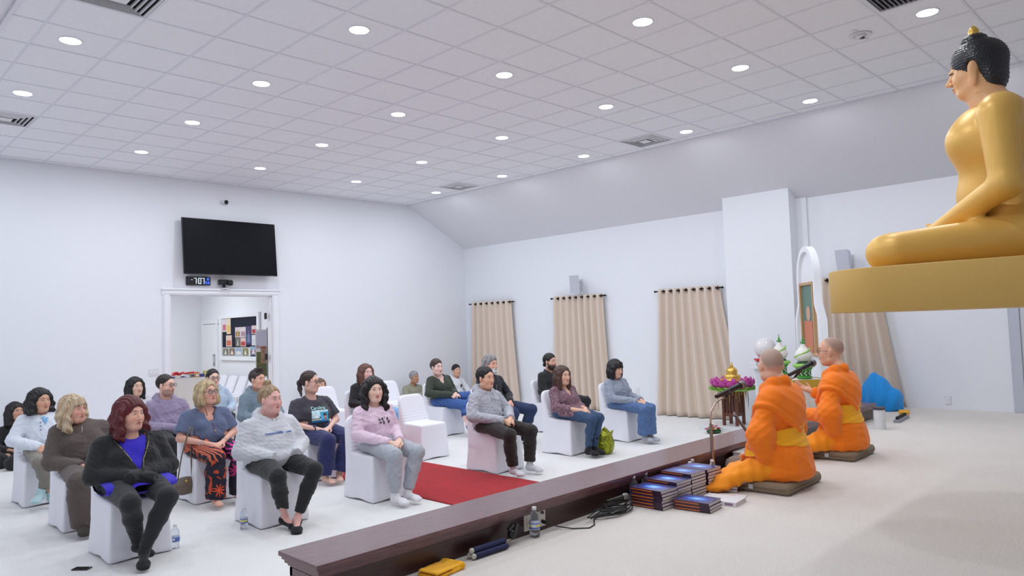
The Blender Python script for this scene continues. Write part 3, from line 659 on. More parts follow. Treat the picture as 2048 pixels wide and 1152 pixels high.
def glasses(R, T, sc, parent, rgb=(30, 26, 26), off=(0, 0, 0), r=.0016, style=0):
    m = mat('frame_%d_%d' % (rgb[0], rgb[2]), rgb, .3); b = MB()
    def W(p): return tuple(R@(np.array(p)*sc)+T)
    for s in (-1, 1):
        pts = []
        for k in range(20):
            a = 2*math.pi*k/20; cx, cz = math.cos(a), math.sin(a); e = .55
            pts.append(W((s*.034+.025*math.copysign(abs(cx)**e, cx), .1-.22*abs(s*.034+.025*cx)**1.0*.35, .006+.0175*math.copysign(abs(cz)**e, cz))))
        b.tube(pts, r*sc*1.2, 6, closed=True)
        b.tube([W((s*.059, .092, .012)), W((s*.078, .075, .012)), W((s*.083, .0, .008)), W((s*.082, -.018, -.006))], r*sc, 6)
    b.tube([W((-.009, .096, .01)), W((0, .099, .013)), W((.009, .096, .01))], r*sc, 6)
    o = b.build('glasses', m, parent, local=True, smooth=True)
    me = o.data; 
    for v in me.vertices: v.co = v.co-Vector(off)
    gl = mat('lens_glass', (235, 240, 245), .05, trans=.9, ior=1.1, spec=.5); b = MB()
    for s in (-1, 1):
        b = MB(); P_ = [W((s*.034+.022*math.cos(2*math.pi*k/12), .096, .006+.015*math.sin(2*math.pi*k/12))) for k in range(12)]
        P2 = [W((s*.034+.022*math.cos(2*math.pi*k/12), .0965, .006+.015*math.sin(2*math.pi*k/12))) for k in range(12)]
        b.add([np.array(p)-np.array(off) for p in P_+P2], [tuple(range(11, -1, -1)), tuple(range(12, 24))]+[(k, (k+1) % 12, 12+(k+1) % 12, 12+k) for k in range(12)]); b.build('lens', gl, o, local=True)
    return o
def hand_sdf(F, W, D, U, r=1., curl=.8, side=1, spread=.0):
    """W wrist, D direction to fingers, U back-of-hand normal, thumb on +side of D x U"""
    W, D, U = [np.array(a, float) for a in (W, D, U)]; D /= np.linalg.norm(D); U = U-D*(U@D); U /= np.linalg.norm(U); S_ = np.cross(D, U)*side
    for o in (-.022, -.008, .008, .022): F.cap(W+D*.018*r+S_*o*.6*r, W+D*.078*r+S_*o*r, .0115*r, .0105*r, .008)
    F.cap(W-D*.01, W+D*.03*r, .022*r, .02*r, .015)
    for i, (o, l) in enumerate(((.026, .9), (.009, 1.), (-.009, .94), (-.026, .76))):
        b0 = W+D*.084*r+S_*o*r; sp_ = S_*spread*(1.5-i)*.5
        a1 = curl*.55; d1 = D*math.cos(a1)-U*math.sin(a1)+sp_; p1 = b0+d1*.036*l*r; a2 = curl*1.4; d2 = D*math.cos(a2)-U*math.sin(a2)+sp_; p2 = p1+d2*.024*l*r
        a3 = curl*2.0; d3 = D*math.cos(a3)-U*math.sin(a3)+sp_; p3 = p2+d3*.019*l*r
        F.path([b0, p1, p2, p3], [.0092*r, .0084*r, .0076*r, .0065*r], .004)
    t0 = W+D*.022*r+S_*.022*r; t1 = t0+(D*.7+S_*.75-U*.25)*.036*r; t2 = t1+(D*.95+S_*.15-U*.3)*.03*r; F.path([t0, t1, t2], [.0125*r, .0098*r, .0078*r], .006)
def foot_sdf(F, A, yaw, r=1., e=0., toes=True, pitch=0., heel=True):
    A = np.array(A, float); d = Rz(yaw)@Rx(pitch)@np.array((0, 1., 0)); s_ = Rz(yaw)@np.array((1., 0, 0)); dn = np.cross(s_, d)*-1. ; dn = Rz(yaw)@Rx(pitch)@np.array((0, 0, -1.))
    sole = .062*r
    F.cap(A, A+dn*.03*r-d*.018*r, .034*r+e, .032*r+e, .03); F.cap(A+dn*.025*r, A+d*.125*r+dn*(sole-.02*r), .032*r+e, .022*r+e, .02)
    F.cap(A+d*.11*r+dn*(sole-.018*r)-s_*.022*r, A+d*.11*r+dn*(sole-.018*r)+s_*.022*r, .02*r+e, .02*r+e, .02)
    F.cap(A-d*.02*r+dn*(sole-.022*r), A+d*.1*r+dn*(sole-.014*r), .026*r+e, .016*r+e, .02)
    for k in range(5): o = (-.03+.015*k)*r; l = .165-.006*abs(k-1.5)*1.5; F.cap(A+d*.12*r+s_*o+dn*(sole-.013*r), A+d*l*r+s_*o*1.05+dn*(sole-.009*r), .0125*r+e, (.0085 if toes else .011)*r+e, .003 if toes else .02)

def person(label, x, y, sp, yaw=0., zb=0.):
    """local frame: faces +y, seat height .43; world rotation pi + yaw"""
    D = dict(w=1., belly=1., bust=0., fat=1., skin=(222, 178, 158), hair='short', hairc=(40, 30, 28), head=(0, -.03, 1.055), hs=1., hyaw=0., hpitch=0., hroll=0., res=1., sleeve='long', neck='crew', top=None, pants=None,
             hands=((-.05, .34, .60), (.05, .34, .585)), elbows=((-.25, .02, .63), (.25, .02, .63)), knees=((-.13, .50, .475), (.13, .50, .475)), ankles=((-.10, .46, .085), (.10, .46, .085)), footyaw=(.15, -.15), feet='bare', cut='slim', shz=.86, shw=.165, grip='clasp', fold=.009, hem=.50, seat=True, legs=True)
    D.update(sp); sp = D; r = sp['res']; w = sp['w']; bl = sp['belly']
    t = thing('person', label, 'person', (x, y, zb), math.pi+yaw, 'seated audience')
    Hc = np.array(sp['head'], float); R = Rz(sp['hyaw'])@Rx(sp['hpitch'])@Ry(sp['hroll']); sc = sp['hs']
    nb = np.array((Hc[0]*.4, -.045, sp['shz']+.045)); sz = sp['shz']; hx, hy = Hc[0], Hc[1]
    E = [np.array(e, float) for e in sp['elbows']]; W = [np.array(h, float) for h in sp['hands']]; Kn = [np.array(k, float) for k in sp['knees']]; An = [np.array(a, float) for a in sp['ankles']]
    wsh = w**.5; Sh = [np.array((s*sp['shw']*wsh+Hc[0]*.25, -.045, sz-.022-.02*(w-1))) for s in (-1, 1)]
    def torso(F, e):
        F.ell((0, -.03, .545), (.168*w+e, .125*(.5+.5*bl)+e, .12+e), .03)
        F.ell((0, .005*bl+.03*(bl-1), .635), (.148*w*(.6+.4*bl)+e, .108*bl+e, .13+e), .06)
        F.ell((hx*.2, -.03, sz-.09), (.152*w+e, .108*(.7+.3*bl)+e, .13+e), .06)
        F.cap((hx*.25-sp['shw']*wsh*.78, -.045, sz-.02), (hx*.25+sp['shw']*wsh*.78, -.045, sz-.02), .050+e, .050+e, .04)
        for s in (-1, 1): F.cap((hx*.25+s*.12*wsh, -.05, sz-.01), (nb[0]+s*.02, -.05, sz+.055), .036+e, .036+e*.5, .04)
        if sp['bust']:
            for s in (-1, 1): F.ell((hx*.2+s*.072*w, .055+.02*(bl-1), sz-.12), (.066+e, .05*sp['bust']+e, .062+e), .035)
    def arms(F, e, upto=1., ra=(.047, .041, .034, .026)):
        for i in (0, 1):
            f = math.sqrt(w)
            F.cap(Sh[i], E[i], ra[0]*f+e, ra[1]*f+e, .03)
            if upto > 0: q = E[i]+(W[i]-E[i])*upto; F.cap(E[i], q, ra[2]*f+.004+e, (ra[2]+(ra[3]-ra[2])*upto)+e, .02)
    def legs(F, e, rr=(.082, .056, .050, .034), flare=0, upto=1.):
        for i, s in enumerate((-1, 1)):
            hp = np.array((s*.085*w, .0, .535)); f = w**.8
            F.cap(hp, Kn[i], rr[0]*f+e, rr[1]*f**.7+e, .03); a = Kn[i]+(An[i]-Kn[i])*upto
            F.path([Kn[i]+(0, 0, -.0), Kn[i]*.62+a*.38+(0, -.012, 0), a], [rr[1]*f**.7*.96+e, rr[2]*f**.8+e+flare*.4, rr[3]+e+flare], .025)
    # ---- body (skin), one continuous mesh
    bare_arm = sp['sleeve'] != 'long'; hz = [h[2] for h in sp['hands']]; hyy = [h[1] for h in sp['hands']]; hxx = [h[0] for h in sp['hands']]
    allp = np.array([Hc+.15, Hc-.15]+[p+.09 for p in E+W+Kn]+[p-.09 for p in E+W+Kn]+[p+.2 for p in An]+[p-.1 for p in An]+[(.2*w, .12, .4), (-.2*w, -.22, .4)])
    lo, hi = allp.min(0)-.02, allp.max(0)+.02
    if sp['seat']: lo[2] = 0.0
    fh = .0048*r; fine = [(0, Hc[0]-.1, Hc[0]+.1, fh), (1, Hc[1]-.12, Hc[1]+.14, fh), (2, Hc[2]-.135, Hc[2]+.13, fh)]
    if sp['grip'] != 'pocket':
        fine += [(0, min(hxx)-.06, max(hxx)+.06, fh*1.25), (1, min(hyy)-.03, max(hyy)+.13, fh*1.25), (2, min(hz)-.05, max(hz)+.05, fh*1.25)]
    F = Fld(lo, hi, .0135*r, fine); torso(F, -.016)
    F.path([nb+(0, -.005, -.05), nb+(0, 0, .02), Hc+R@np.array((0, -.022, -.065))*sc], [.064*sp['fat'], .054*sp['fat'], .051*sp['fat']], .025)
    head_sdf(F, R, Hc, sc, sp); arms(F, -.004)
    legs(F, -.012)
    for i, s in enumerate((-1, 1)):
        d = W[i]-E[i]; d /= np.linalg.norm(d); o = W[1-i]-W[i]
        if sp['grip'] == 'clasp':
            D_ = d*.6+np.array((-s*.8, .25, -.15)); hand_sdf(F, W[i], D_, (0, .35, 1.) if i == 0 else (0, .7, .8), .96, .75 if i == 0 else .95, side=(1 if i == 1 else -1))
        elif sp['grip'] == 'flat': hand_sdf(F, W[i], d+np.array((-s*.25, .2, -.2)), (0, .1, 1.), .96, .4, side=(1 if i == 1 else -1))
        if sp['feet'] == 'bare' or sp['feet'] == 'strap': foot_sdf(F, An[i], sp['footyaw'][i], sp.get('footr', .97), 0, pitch=sp.get('fpitch', (0, 0))[i])
        else: F.cap(An[i], An[i]-(0, 0, .03), .03, .03)
    V, Q = F.mesh(); V = relax(V, Q, 1, .35)
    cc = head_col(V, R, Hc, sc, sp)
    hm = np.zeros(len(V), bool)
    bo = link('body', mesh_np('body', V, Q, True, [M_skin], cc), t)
    hair_obj(sp, R, Hc, sc, t, (0, 0, 0), .0058*r)
    if sp.get('beard3'):
        F = Fld(Hc-.16, Hc+.14, .005*r); F.xf(R, Hc, sc); F.ell((0, .045, -.088), (.052, .05, .038), .02); 
        for s in (-1, 1): F.path([(s*.066, .01, -.02), (s*.062, .025, -.06), (s*.03, .06, -.09)], [.012, .018, .02], .02); F.cap((0, .092, -.047), (s*.03, .078, -.06), .009, .008, .01)
        F.ell((0, .1, -.0585), (.017, .02, .006), .004, 's'); F.xf(); bc = lin(sp['beard3'])
        org('beard', F, M_hair, t, col=lambda V: np.tile(bc, (len(V), 1))*(1+.2*np.sin(V[:, 0]*300+V[:, 2]*200))[:, None], disp=lambda V, N: .0022*np.sin(V[:, 0]*260+2*np.sin(V[:, 2]*90)))
    if sp.get('glasses'): glasses(R, Hc, sc, t, sp['glasses'], r=.0014*(1+.5*(r-1))+.0006)
    # ---- top
    topo = None
    if sp['top'] is not None:
        nm, m, e = sp['top'][:3]
        F = Fld(np.array((-.40*max(1, w*.9), -.28, .36)), np.array((.40*max(1, w*.9), max(.30, max(hyy)+.08), sz+.2)), .0082*r); 
        torso(F, e); sl = {'long': 1.12 if sp['grip'] == 'pocket' else .97, 'short': 0., '34': .55, 'none': -1}[sp['sleeve']]
        if sl >= 0:
            if sp['sleeve'] == 'short':
                for i in (0, 1): q = Sh[i]+(E[i]-Sh[i])*.72; F.cap(Sh[i], q, .058*w**.5+e, .062*w**.5+e, .03); d = E[i]-Sh[i]; d /= np.linalg.norm(d); q = Sh[i]+(E[i]-Sh[i])*.80; F.cut(q, d, q-.12, q+.12)
            else:
                arms(F, e+.006, sl)
                for i in (0, 1): q = E[i]+(W[i]-E[i])*sl; d = (W[i]-E[i])/np.linalg.norm(W[i]-E[i]); F.cap(q-d*.05, q-d*.015, .036+e*.6, .036+e*.6, .006); q2 = q+d*.012; F.cut(q2, d, q2-.06, q2+.06)
        nk = sp['neck']; nx, ny, nz = nb
        if nk == 'hood' or nk == 'hoodopen':
            ring = [(nx+.085*math.sin(a)*(1.15), ny-.01-.092*math.cos(a)*(1. if math.cos(a) > 0 else .8), nz+.035-.055*(.5-.5*math.cos(a))**1.2+.0) for a in np.linspace(0, 2*math.pi, 13)]
            F.path(ring, [.036+.016*max(0, math.cos(a)) for a in np.linspace(0, 2*math.pi, 13)], .018); F.ell((nx, ny-.095, nz-.03), (.105, .05, .08), .03)
            F.cap((nx, ny+.01, nz-.02), (Hc[0], Hc[1]+.01, nz+.09), .058*sp['fat'], .062*sp['fat'], .008, 's')
        elif nk == 'collar':
            ring = [(nx+.068*math.sin(a), ny-.0-.068*math.cos(a), nz+.035-.045*(.5-.5*math.cos(a))) for a in np.linspace(0, 2*math.pi, 13)]; F.path(ring, .015, .01); F.cap((nx, ny+.01, nz-.03), (Hc[0], Hc[1]+.01, nz+.09), .056*sp['fat'], .058*sp['fat'], .006, 's')
        elif nk == 'crew': F.cap((nx, ny+.012, nz-.01), (Hc[0]*.8, Hc[1]+.02, nz+.10), .064*sp['fat'], .075*sp['fat'], .008, 's')
        elif nk == 'wide': F.cap((nx, ny+.02, nz-.0), (Hc[0]*.8, ny+.05, nz+.11), .088, .12, .008, 's'); F.ell((nx, .085, nz-.055), (.045, .08, .065), .01, 's')
        if nk == 'v': F.cap((nx, ny+.012, nz), (Hc[0]*.8, Hc[1]+.02, nz+.10), .066*sp['fat'], .08*sp['fat'], .008, 's'); F.path([(nx, .10, nz-.02), (nx, .12, nz-.085), (nx, .13, nz-.14)], [.055, .032, .006], .012, ) if False else [F.cap((nx, .08, nz+.02), (nx, .125, nz-.10), .062, .010, .01, 's')]
        if sp.get('over'):  # loose hem over the thighs
            F.ell((0, .10, .555), (.20*w+e, .16, .055), .05)
            if sp['over'] > 1: F.ell((0, .16, .52), (.215*w, .20, .06), .04)
        F.cut((0, 0, sp['hem']-.0), (0, .0, -1), (-1, -1, 0), (1, .25 if not sp.get('over') else .05, sp['hem']+.1))
        if 'topmod' in sp: sp['topmod'](F, sp, nb)
        topo = org(nm, F, m, t, fold=sp['fold'], seed=sp.get('seed', 1), col=sp.get('topcol'))
        sp['_F'] = F
    # ---- lower garment
    if sp['pants'] is not None and sp['legs']:
        nm, m = sp['pants']; zlo = .02; F = Fld(np.array((lo[0], -.22, .02)), np.array((hi[0], hi[1], .68)), .009*r)
        F.ell((0, -.02, .52), (.178*w, .15, .10), .03)
        if sp['cut'] == 'slim': legs(F, .004, (.082, .056, .050, .036), 0)
        elif sp['cut'] == 'jean': legs(F, .008, (.086, .062, .058, .050), .006, .98)
        elif sp['cut'] == 'wide': legs(F, .010, (.088, .064, .066, .064), .020, .97)
        elif sp['cut'] == 'jogger': legs(F, .010, (.084, .062, .060, .042), 0, .97)
        for i in (0, 1):
            d = An[i]-Kn[i]; d /= np.linalg.norm(d); q = Kn[i]+(An[i]-Kn[i])*{'slim': .95, 'jean': 1.0, 'wide': 1.03, 'jogger': .97}[sp['cut']]*sp.get('plen', 1.); F.cut(q, d, q-.13, q+.13)
        if sp['seat']: F.cut((0, 0, .448), (0, 0, -1), (-.21, -.25, 0), (.21, .2, .46), .01)
        org(nm, F, m, t, fold=sp.get('pfold', sp['fold']*.8), seed=sp.get('seed', 1)+5, col=sp.get('pantcol'))
    # ---- feet
    if sp['feet'] not in ('bare', 'none'):
        kind, m = sp['feet'] if isinstance(sp['feet'], tuple) else (sp['feet'], None)
        for i in (0, 1):
            A = An[i]; F = Fld(A-(.16, .16, .12), A+(.16, .26, .22), .0065*r); d = Kn[i]-A; d /= np.linalg.norm(d)
            foot_sdf(F, A, sp['footyaw'][i], sp.get('footr', .97), .004 if kind == 'sock' else .008, False, pitch=sp.get('fpitch', (0, 0))[i]); hgt = {'sock': sp.get('sockh', .07), 'boot': .15, 'shoe': .02}[kind]
            F.cap(A, A+d*hgt, .036, .042, .01); q = A+d*hgt; F.cut(q, d, q-.1, q+.1)
            o = org({'sock': 'sock', 'boot': 'boot', 'shoe': 'shoe'}[kind], F, m, t, fold=.0015, seed=i)
    return t, sp
def c3(*a): return cloth(*a)
SKA = (236, 190, 160); SKF = (240, 196, 180); SKT = (196, 142, 112)
blk = lambda: cloth('black', (20, 20, 24)); 
ch_lbl = {}
P = {}
# (chair x, y) rows from the stage
chair(1.93, 6.2, 'white covered chair under the red-haired woman in black hoodie'); chair(3.10, 6.2, 'white covered chair under the woman in pale grey hoodie'); chair(4.225, 6.2, 'white covered chair under the woman in pink sweatshirt')
chair(5.90, 6.24, 'white covered chair under the man in grey hoodie and black trousers'); chair(7.24, 6.28, 'white covered chair under the woman in burgundy patterned blouse'); chair(8.50, 6.32, 'white covered chair under the bob-haired woman in grey fleece')
chair(1.94, 7.48, 'white covered chair under the blonde woman in brown'); chair(3.10, 7.6, 'white covered chair under the woman in tie-dye trousers'); chair(4.32, 7.6, 'white covered chair under the woman in navy trousers')
chair(5.92, 7.62, 'empty white covered chair in second row beside the red runner, nearest of the empty ones'); chair(7.22, 7.65, 'white covered chair under the grey-bearded man'); chair(8.55, 7.72, 'white covered chair under the bearded man in black')
chair(1.93, 8.92, 'white covered chair under the young person in white jacket'); chair(3.2, 9.0, 'white covered chair under the man in lavender hoodie'); chair(4.35, 9.0, 'white covered chair under the young man in grey-teal hoodie'); chair(6.0, 9.05, 'white covered chair under the woman with long auburn hair')
chair(7.40, 9.0, 'white covered chair under the woman in green sweater'); chair(6.1, 10.15, 'empty white covered chair in back row, behind the woman in navy trousers'); chair(7.32, 10.15, 'empty white covered chair in back row, to the right of the auburn-haired woman'); chair(3.35, 10.5, 'white covered chair under the girl with long black hair'); chair(4.4, 10.5, 'white covered chair under the girl with glasses and pale blue hoodie')

# red-haired woman in black hoodie
m_blk = cloth('black_fleece', (30, 30, 34)); m_leg = cloth('black_leggings', (26, 28, 34)); m_pur = cloth('royal_purple', (52, 36, 190))
def open_v(F, sp, nb):
    F.hull([((1, 0, -.50), (.005, 0, nb[2]-.24)), ((-1, 0, -.42), (-.015, 0, nb[2]-.24)), ((0, -1, 0), (0, .0, 0))], (-.2, .0, nb[2]-.25), (.2, .3, nb[2]+.12), .004, 's')
def undershirt(t, sp, m, neck='crew', res=.01):
    F = Fld((-.26, -.2, .40), (.26, .34, sp['shz']+.12), res); w = sp['w']; bl = sp['belly']; e = -.004; sz = sp['shz']
    F.ell((0, -.02, .55), (.17*w+.03, .14*bl+.02, .11), .03); F.ell((0, .005*bl+.03*(bl-1), .635), (.148*w*(.6+.4*bl)+.005, .108*bl+.012, .13), .06); F.ell((0, -.03, sz-.09), (.14*w, .108*(.7+.3*bl)+.006, .13), .06)
    F.cap((-.11*w, -.045, sz-.01), (.11*w, -.045, sz-.01), .052, .052, .04)
    if sp['bust']:
        for s in (-1, 1): F.ell((s*.072*w, .055+.02*(bl-1), sz-.12), (.066, .05*sp['bust']+.003, .062), .035)
    if sp.get('tunic'): F.ell((0, .14, .535), (.235*w, .21, .065), .05)
    F.cap((0, -.03, sz+.035), (0, .0, sz+.15), .07, .085, .008, 's'); F.cut((0, 0, .47), (0, 0, -1), (-1, -1, 0), (1, 1, .5))
    return org('undershirt', F, m, t, fold=.004, seed=9)
t, sp = person('red-haired woman with hoop earrings in black zip hoodie, purple shirt and leggings, front left', 1.93, 6.2, dict(w=1.36, belly=1.38, bust=1.25, fat=1.12, skin=(230, 176, 154), hair='wavy', hairc=(88, 20, 26), hlen=.09, hvol=.016, hth=.022, hline=.07, head=(.0, -.01, 1.055), hyaw=0.42, hs=1.04,
    top=('hoodie', m_blk, .016), neck='hoodopen', topmod=open_v, sleeve='long', grip='pocket', hands=((.06, .27, .615), (-.03, .29, .60)), elbows=((-.28, .03, .63), (.28, .03, .63)), knees=((-.10, .50, .475), (.16, .50, .475)), ankles=((.07, .50, .12), (.045, .30, .13)), fpitch=(-.25, -.1), footyaw=(-.35, .25), pants=('leggings', m_leg), pfold=.005, cut='slim', feet=('sock', cloth('black_sock', (22, 22, 26))), sockh=.075, footr=.95, seed=3, fold=.0085, shw=.17, tunic=1, iris=(60, 60, 60)))
undershirt(t, sp, m_pur)
b = MB()
for s in (-1, 1):
    R = Rz(.42); c = R@np.array((s*.088, -.004, -.065))*1.04+np.array((0, -.01, 1.055)); dy = R@np.array((0, 1, 0)); b = MB(); b.tube([tuple(c+dy*.022*math.cos(a)+np.array((0, 0, .03*math.sin(a)))) for a in np.linspace(0, 2*math.pi, 17)[:-1]], .0016, 6, closed=True); b.build('hoop_earring', mat('silver', (215, 215, 215), .2, 1.), t, local=True, smooth=True)
def zipper(t, F, pts, m=None, r=.0035):
    out = []
    for x, z in pts: out.append((x, front_y(F, x, z)+.001, z))
    MB().tube(out, r, 6).build('zipper', m or mat('brass_zip', (170, 160, 120), .3, 1.), t, local=True, smooth=True)
def front_y(F, x, z, ymin=.0):
    i = int(np.clip(np.searchsorted(F.ax[0], x), 1, len(F.ax[0])-1)); k = int(np.clip(np.searchsorted(F.ax[2], z), 1, len(F.ax[2])-1))
    fx = (x-F.ax[0][i-1])/(F.ax[0][i]-F.ax[0][i-1]); fz = (z-F.ax[2][k-1])/(F.ax[2][k]-F.ax[2][k-1])
    c = (F.F[i-1, :, k-1]*(1-fx)*(1-fz)+F.F[i, :, k-1]*fx*(1-fz)+F.F[i-1, :, k]*(1-fx)*fz+F.F[i, :, k]*fx*fz)
    s_ = np.where(c < 0)[0]
    if not len(s_): return .1
    j = s_[-1]; 
    if j+1 >= len(c): return float(F.ax[1][j])
    return float(F.ax[1][j]+(F.ax[1][j+1]-F.ax[1][j])*c[j]/(c[j]-c[j+1]))
F = sp['_F']; nbz = .905
zipper(t, F, [(-.128, nbz-.02), (-.105, nbz-.07), (-.07, nbz-.13), (-.045, nbz-.18), (-.022, nbz-.235)], r=.0022); zipper(t, F, [(.13, nbz-.03), (.105, nbz-.07), (.07, nbz-.13), (.03, nbz-.19), (.008, nbz-.235)], r=.0022); MB().ball((-.01, front_y(F, -.01, nbz-.24)+.004, nbz-.24), .007).build('zip_pull', mat('silver', (215, 215, 215), .2, 1.), t, local=True, smooth=True)

# grey hoodie woman
m_lg = cloth('heather_grey', (206, 208, 214)); 
def pouch(F, sp, nb): F.ell((0, .125, .575), (.19, .10, .085), .012)
t, sp = person('blonde woman with hair bun in pale grey hoodie with blue chest lettering and black leggings', 3.10, 6.2, dict(w=1.32, belly=1.38, bust=1.1, fat=1.18, skin=(232, 178, 168), hair='bun', hairc=(172, 146, 112), hairc2=(130, 106, 84), bunp=(0, -.035, .155), hth=.009, hline=.086, hopen=.068, head=(.0, -.01, 1.06), hyaw=0.32, hs=1.0, top=('hoodie', m_lg, .02), neck='hood', topmod=pouch, grip='pocket',
    hands=((-.13, .22, .60), (.13, .22, .60)), elbows=((-.29, .0, .64), (.29, .0, .64)), knees=((-.14, .50, .475), (.20, .50, .475)), ankles=((.02, .48, .095), (.07, .36, .10)), footyaw=(-.55, .25), fpitch=(-.2, -.2), pants=('leggings', cloth('black_leggings2', (26, 26, 30))), pfold=.005, cut='slim', plen=.93, feet='bare', seed=5, fold=.0085, cheek=(226, 130, 130)))
F = sp['_F']
def chest_text(t, F, s, size, xc, zc, m, rot=0.):
    me = textmesh(s, size, align='CENTER'); 
    for v in me.vertices:
        x = -(v.co.x)+xc; z = v.co.y+zc; lift = .004 if v.co.z > 0 else .0005
        v.co = (x, front_y(F, x, z)+lift+.003, z)
    me.materials.append(m); me.flip_normals(); o = link('lettering', me, t); return o
chest_text(t, F, 'newsworthlife . com', .030, .0, .775, mat('blue_print', (60, 105, 190), .6))
for x in (-.02, .02): MB().tube([(x, front_y(F, x, z_)+.003, z_) for z_ in (.90, .885)], .003, 6).build('drawstring_eyelet', M_metal, t, local=True)
for i, (s, a) in enumerate(((-1, (.02, .48, .095)), (1, (.07, .36, .10)))):   # black ballet straps
    A = np.array(a); yw = (-.55, .25)[i]; d = Rz(yw)@Rx(-.2)@np.array((0, 1., 0)); s_ = Rz(yw)@np.array((1., 0, 0)); u = np.cross(s_, d)
    F2 = Fld(A-(.2, .2, .15), A+(.2, .25, .15), .006); foot_sdf(F2, A, yw, .985, .004, False, pitch=-.2)
    F2.ell(tuple(A+d*.055*1-u*.0+u*.02), (.045, .075, .055), .008, 's', rot=(-.2, 0, yw)); F2.cut(A+d*.02+u*.0, u, A-.12, A+.12)
    org('ballet_sock', F2, cloth('black_sock', (22, 22, 26)), t)

# pink sweatshirt woman
t, sp = person('woman with long wavy black hair in pink sweatshirt, grey joggers and white socks', 4.225, 6.2, dict(w=1.02, belly=1.05, bust=.95, skin=(242, 202, 182), hair='wavy', hairc=(22, 18, 20), hlen=.17, hvol=.014, hth=.018, hline=.075, head=(.02, -.01, 1.055), hyaw=-0.2, hpitch=0, lip=(196, 66, 70), top=('sweatshirt', cloth('pale_pink', (230, 204, 222)), .014), neck='crew', grip='clasp',
    hands=((-.02, .35, .585), (.10, .35, .575)), elbows=((-.22, -.0, .64), (.25, .03, .64)), knees=((-.10, .52, .475), (.15, .50, .475)), ankles=((-.02, .46, .10), (.13, .47, .10)), footyaw=(.1, .05), pants=('joggers', cloth('grey_jersey', (172, 176, 186))), cut='jogger', feet=('sock', cloth('white_sock', (232, 232, 236))), sockh=.035, seed=7, fold=.010, plen=.93))
F = sp['_F']
def patch(t, name, F, pts, m, lift=.003):
    """flat print polygon (fan) lying on the garment front; pts list of (x,z)"""
    c = (sum(p[0] for p in pts)/len(pts), sum(p[1] for p in pts)/len(pts)); V = [(c[0], front_y(F, *c)+lift, c[1])]+[(x, front_y(F, x, z)+lift, z) for x, z in pts]
    n = len(pts); MB().add(V, [(0, i+1, (i+1) % n+1) for i in range(n)]).build(name, m, t, local=True, fix=False)
mk = mat('print_black', (40, 28, 44), .7); mr = mat('print_red', (150, 40, 60), .7); mg_ = mat('print_grey', (70, 74, 90), .7)
rr = random.Random(4)
for cx, cz, m, s in ((.045, .772, mk, .011), (.038, .745, mk, .012), (.008, .778, mk, .013), (.0, .76, mg_, .009), (-.006, .742, mg_, .014), (-.047, .778, mk, .011), (-.05, .762, mr, .011), (-.056, .744, mk, .013), (-.068, .752, mk, .007), (.052, .785, mk, .006), (-.018, .79, mk, .006)):
    patch(t, 'print_motif', F, [(cx+s*rr.uniform(.6, 1.15)*math.cos(a), cz+s*rr.uniform(.6, 1.3)*math.sin(a)) for a in np.linspace(0, 2*math.pi, 9)[:-1]], m, .007)

# grey hoodie man
t, sp = person('man with side-swept black hair in grey hoodie, black trousers and white socks', 5.80, 6.24, dict(w=1.04, belly=1.08, skin=(232, 182, 154), hair='short', hairc=(28, 26, 30), hth=.014, hline=.074, head=(.02, -.01, 1.06), hyaw=0.12, hs=1.02, fringe=None, top=('hoodie', cloth('mid_grey_fleece', (178, 180, 190)), .018), neck='hood', grip='clasp', hands=((-.03, .33, .615), (.075, .34, .60)), elbows=((-.27, .04, .66), (.27, .02, .65)),
    knees=((-.16, .52, .475), (.20, .54, .475)), ankles=((-.14, .50, .10), (.12, .50, .10)), footyaw=(.12, -.12), pants=('trousers', cloth('near_black_brown', (36, 30, 30))), cut='jean', plen=.90, feet=('sock', cloth('grey_white_sock', (214, 214, 220))), sockh=.09, seed=11, fold=.0085))
F = sp['_F']
for x in (-.018, .022): MB().tube([(x, front_y(F, x, z_)+.003, z_) for z_ in (.89, .86, .83, .80)], .0028, 6).build('drawstring', cloth('cord_grey', (150, 152, 160)), t, local=True)
patch(t, 'chest_logo', F, [(-.075, .80), (-.09, .80), (-.092, .787), (-.076, .785)], mat('logo_grey', (120, 122, 132), .7))

# burgundy patterned blouse
def pattern_mat():
    m = mat('burgundy_paisley', (92, 36, 58), .8, bump=(300, .2, .0008)); nt = m.node_tree; b = nt.nodes['Principled BSDF']; tc = nt.nodes.new('ShaderNodeTexCoord')
    v = nt.nodes.new('ShaderNodeTexVoronoi'); v.inputs['Scale'].default_value = 62; nt.links.new(tc.outputs['Object'], v.inputs['Vector']); n = nt.nodes.new('ShaderNodeTexNoise'); n.inputs['Scale'].default_value = 21; n.inputs['Distortion'].default_value = 5.; nt.links.new(tc.outputs['Object'], n.inputs['Vector'])
    r = nt.nodes.new('ShaderNodeValToRGB'); r.color_ramp.interpolation = 'CONSTANT'; e = r.color_ramp.elements; e[0].position = 0; e[0].color = L4((104, 40, 66)); e[1].position = .42; e[1].color = L4((60, 26, 44))
    for p, c in ((.465, (206, 184, 194)), (.50, (92, 32, 58)), (.545, (190, 156, 170)), (.59, (56, 26, 42))): x = e.new(p); x.color = L4(c)
    nt.links.new(n.outputs['Fac'], r.inputs[0]); nt.links.new(r.outputs[0], b.inputs['Base Color']); return m
def jeans(name, rgb): return mat('denim_'+name, rgb, .8, var=(22, .2), bump=(500, .3, .0008))
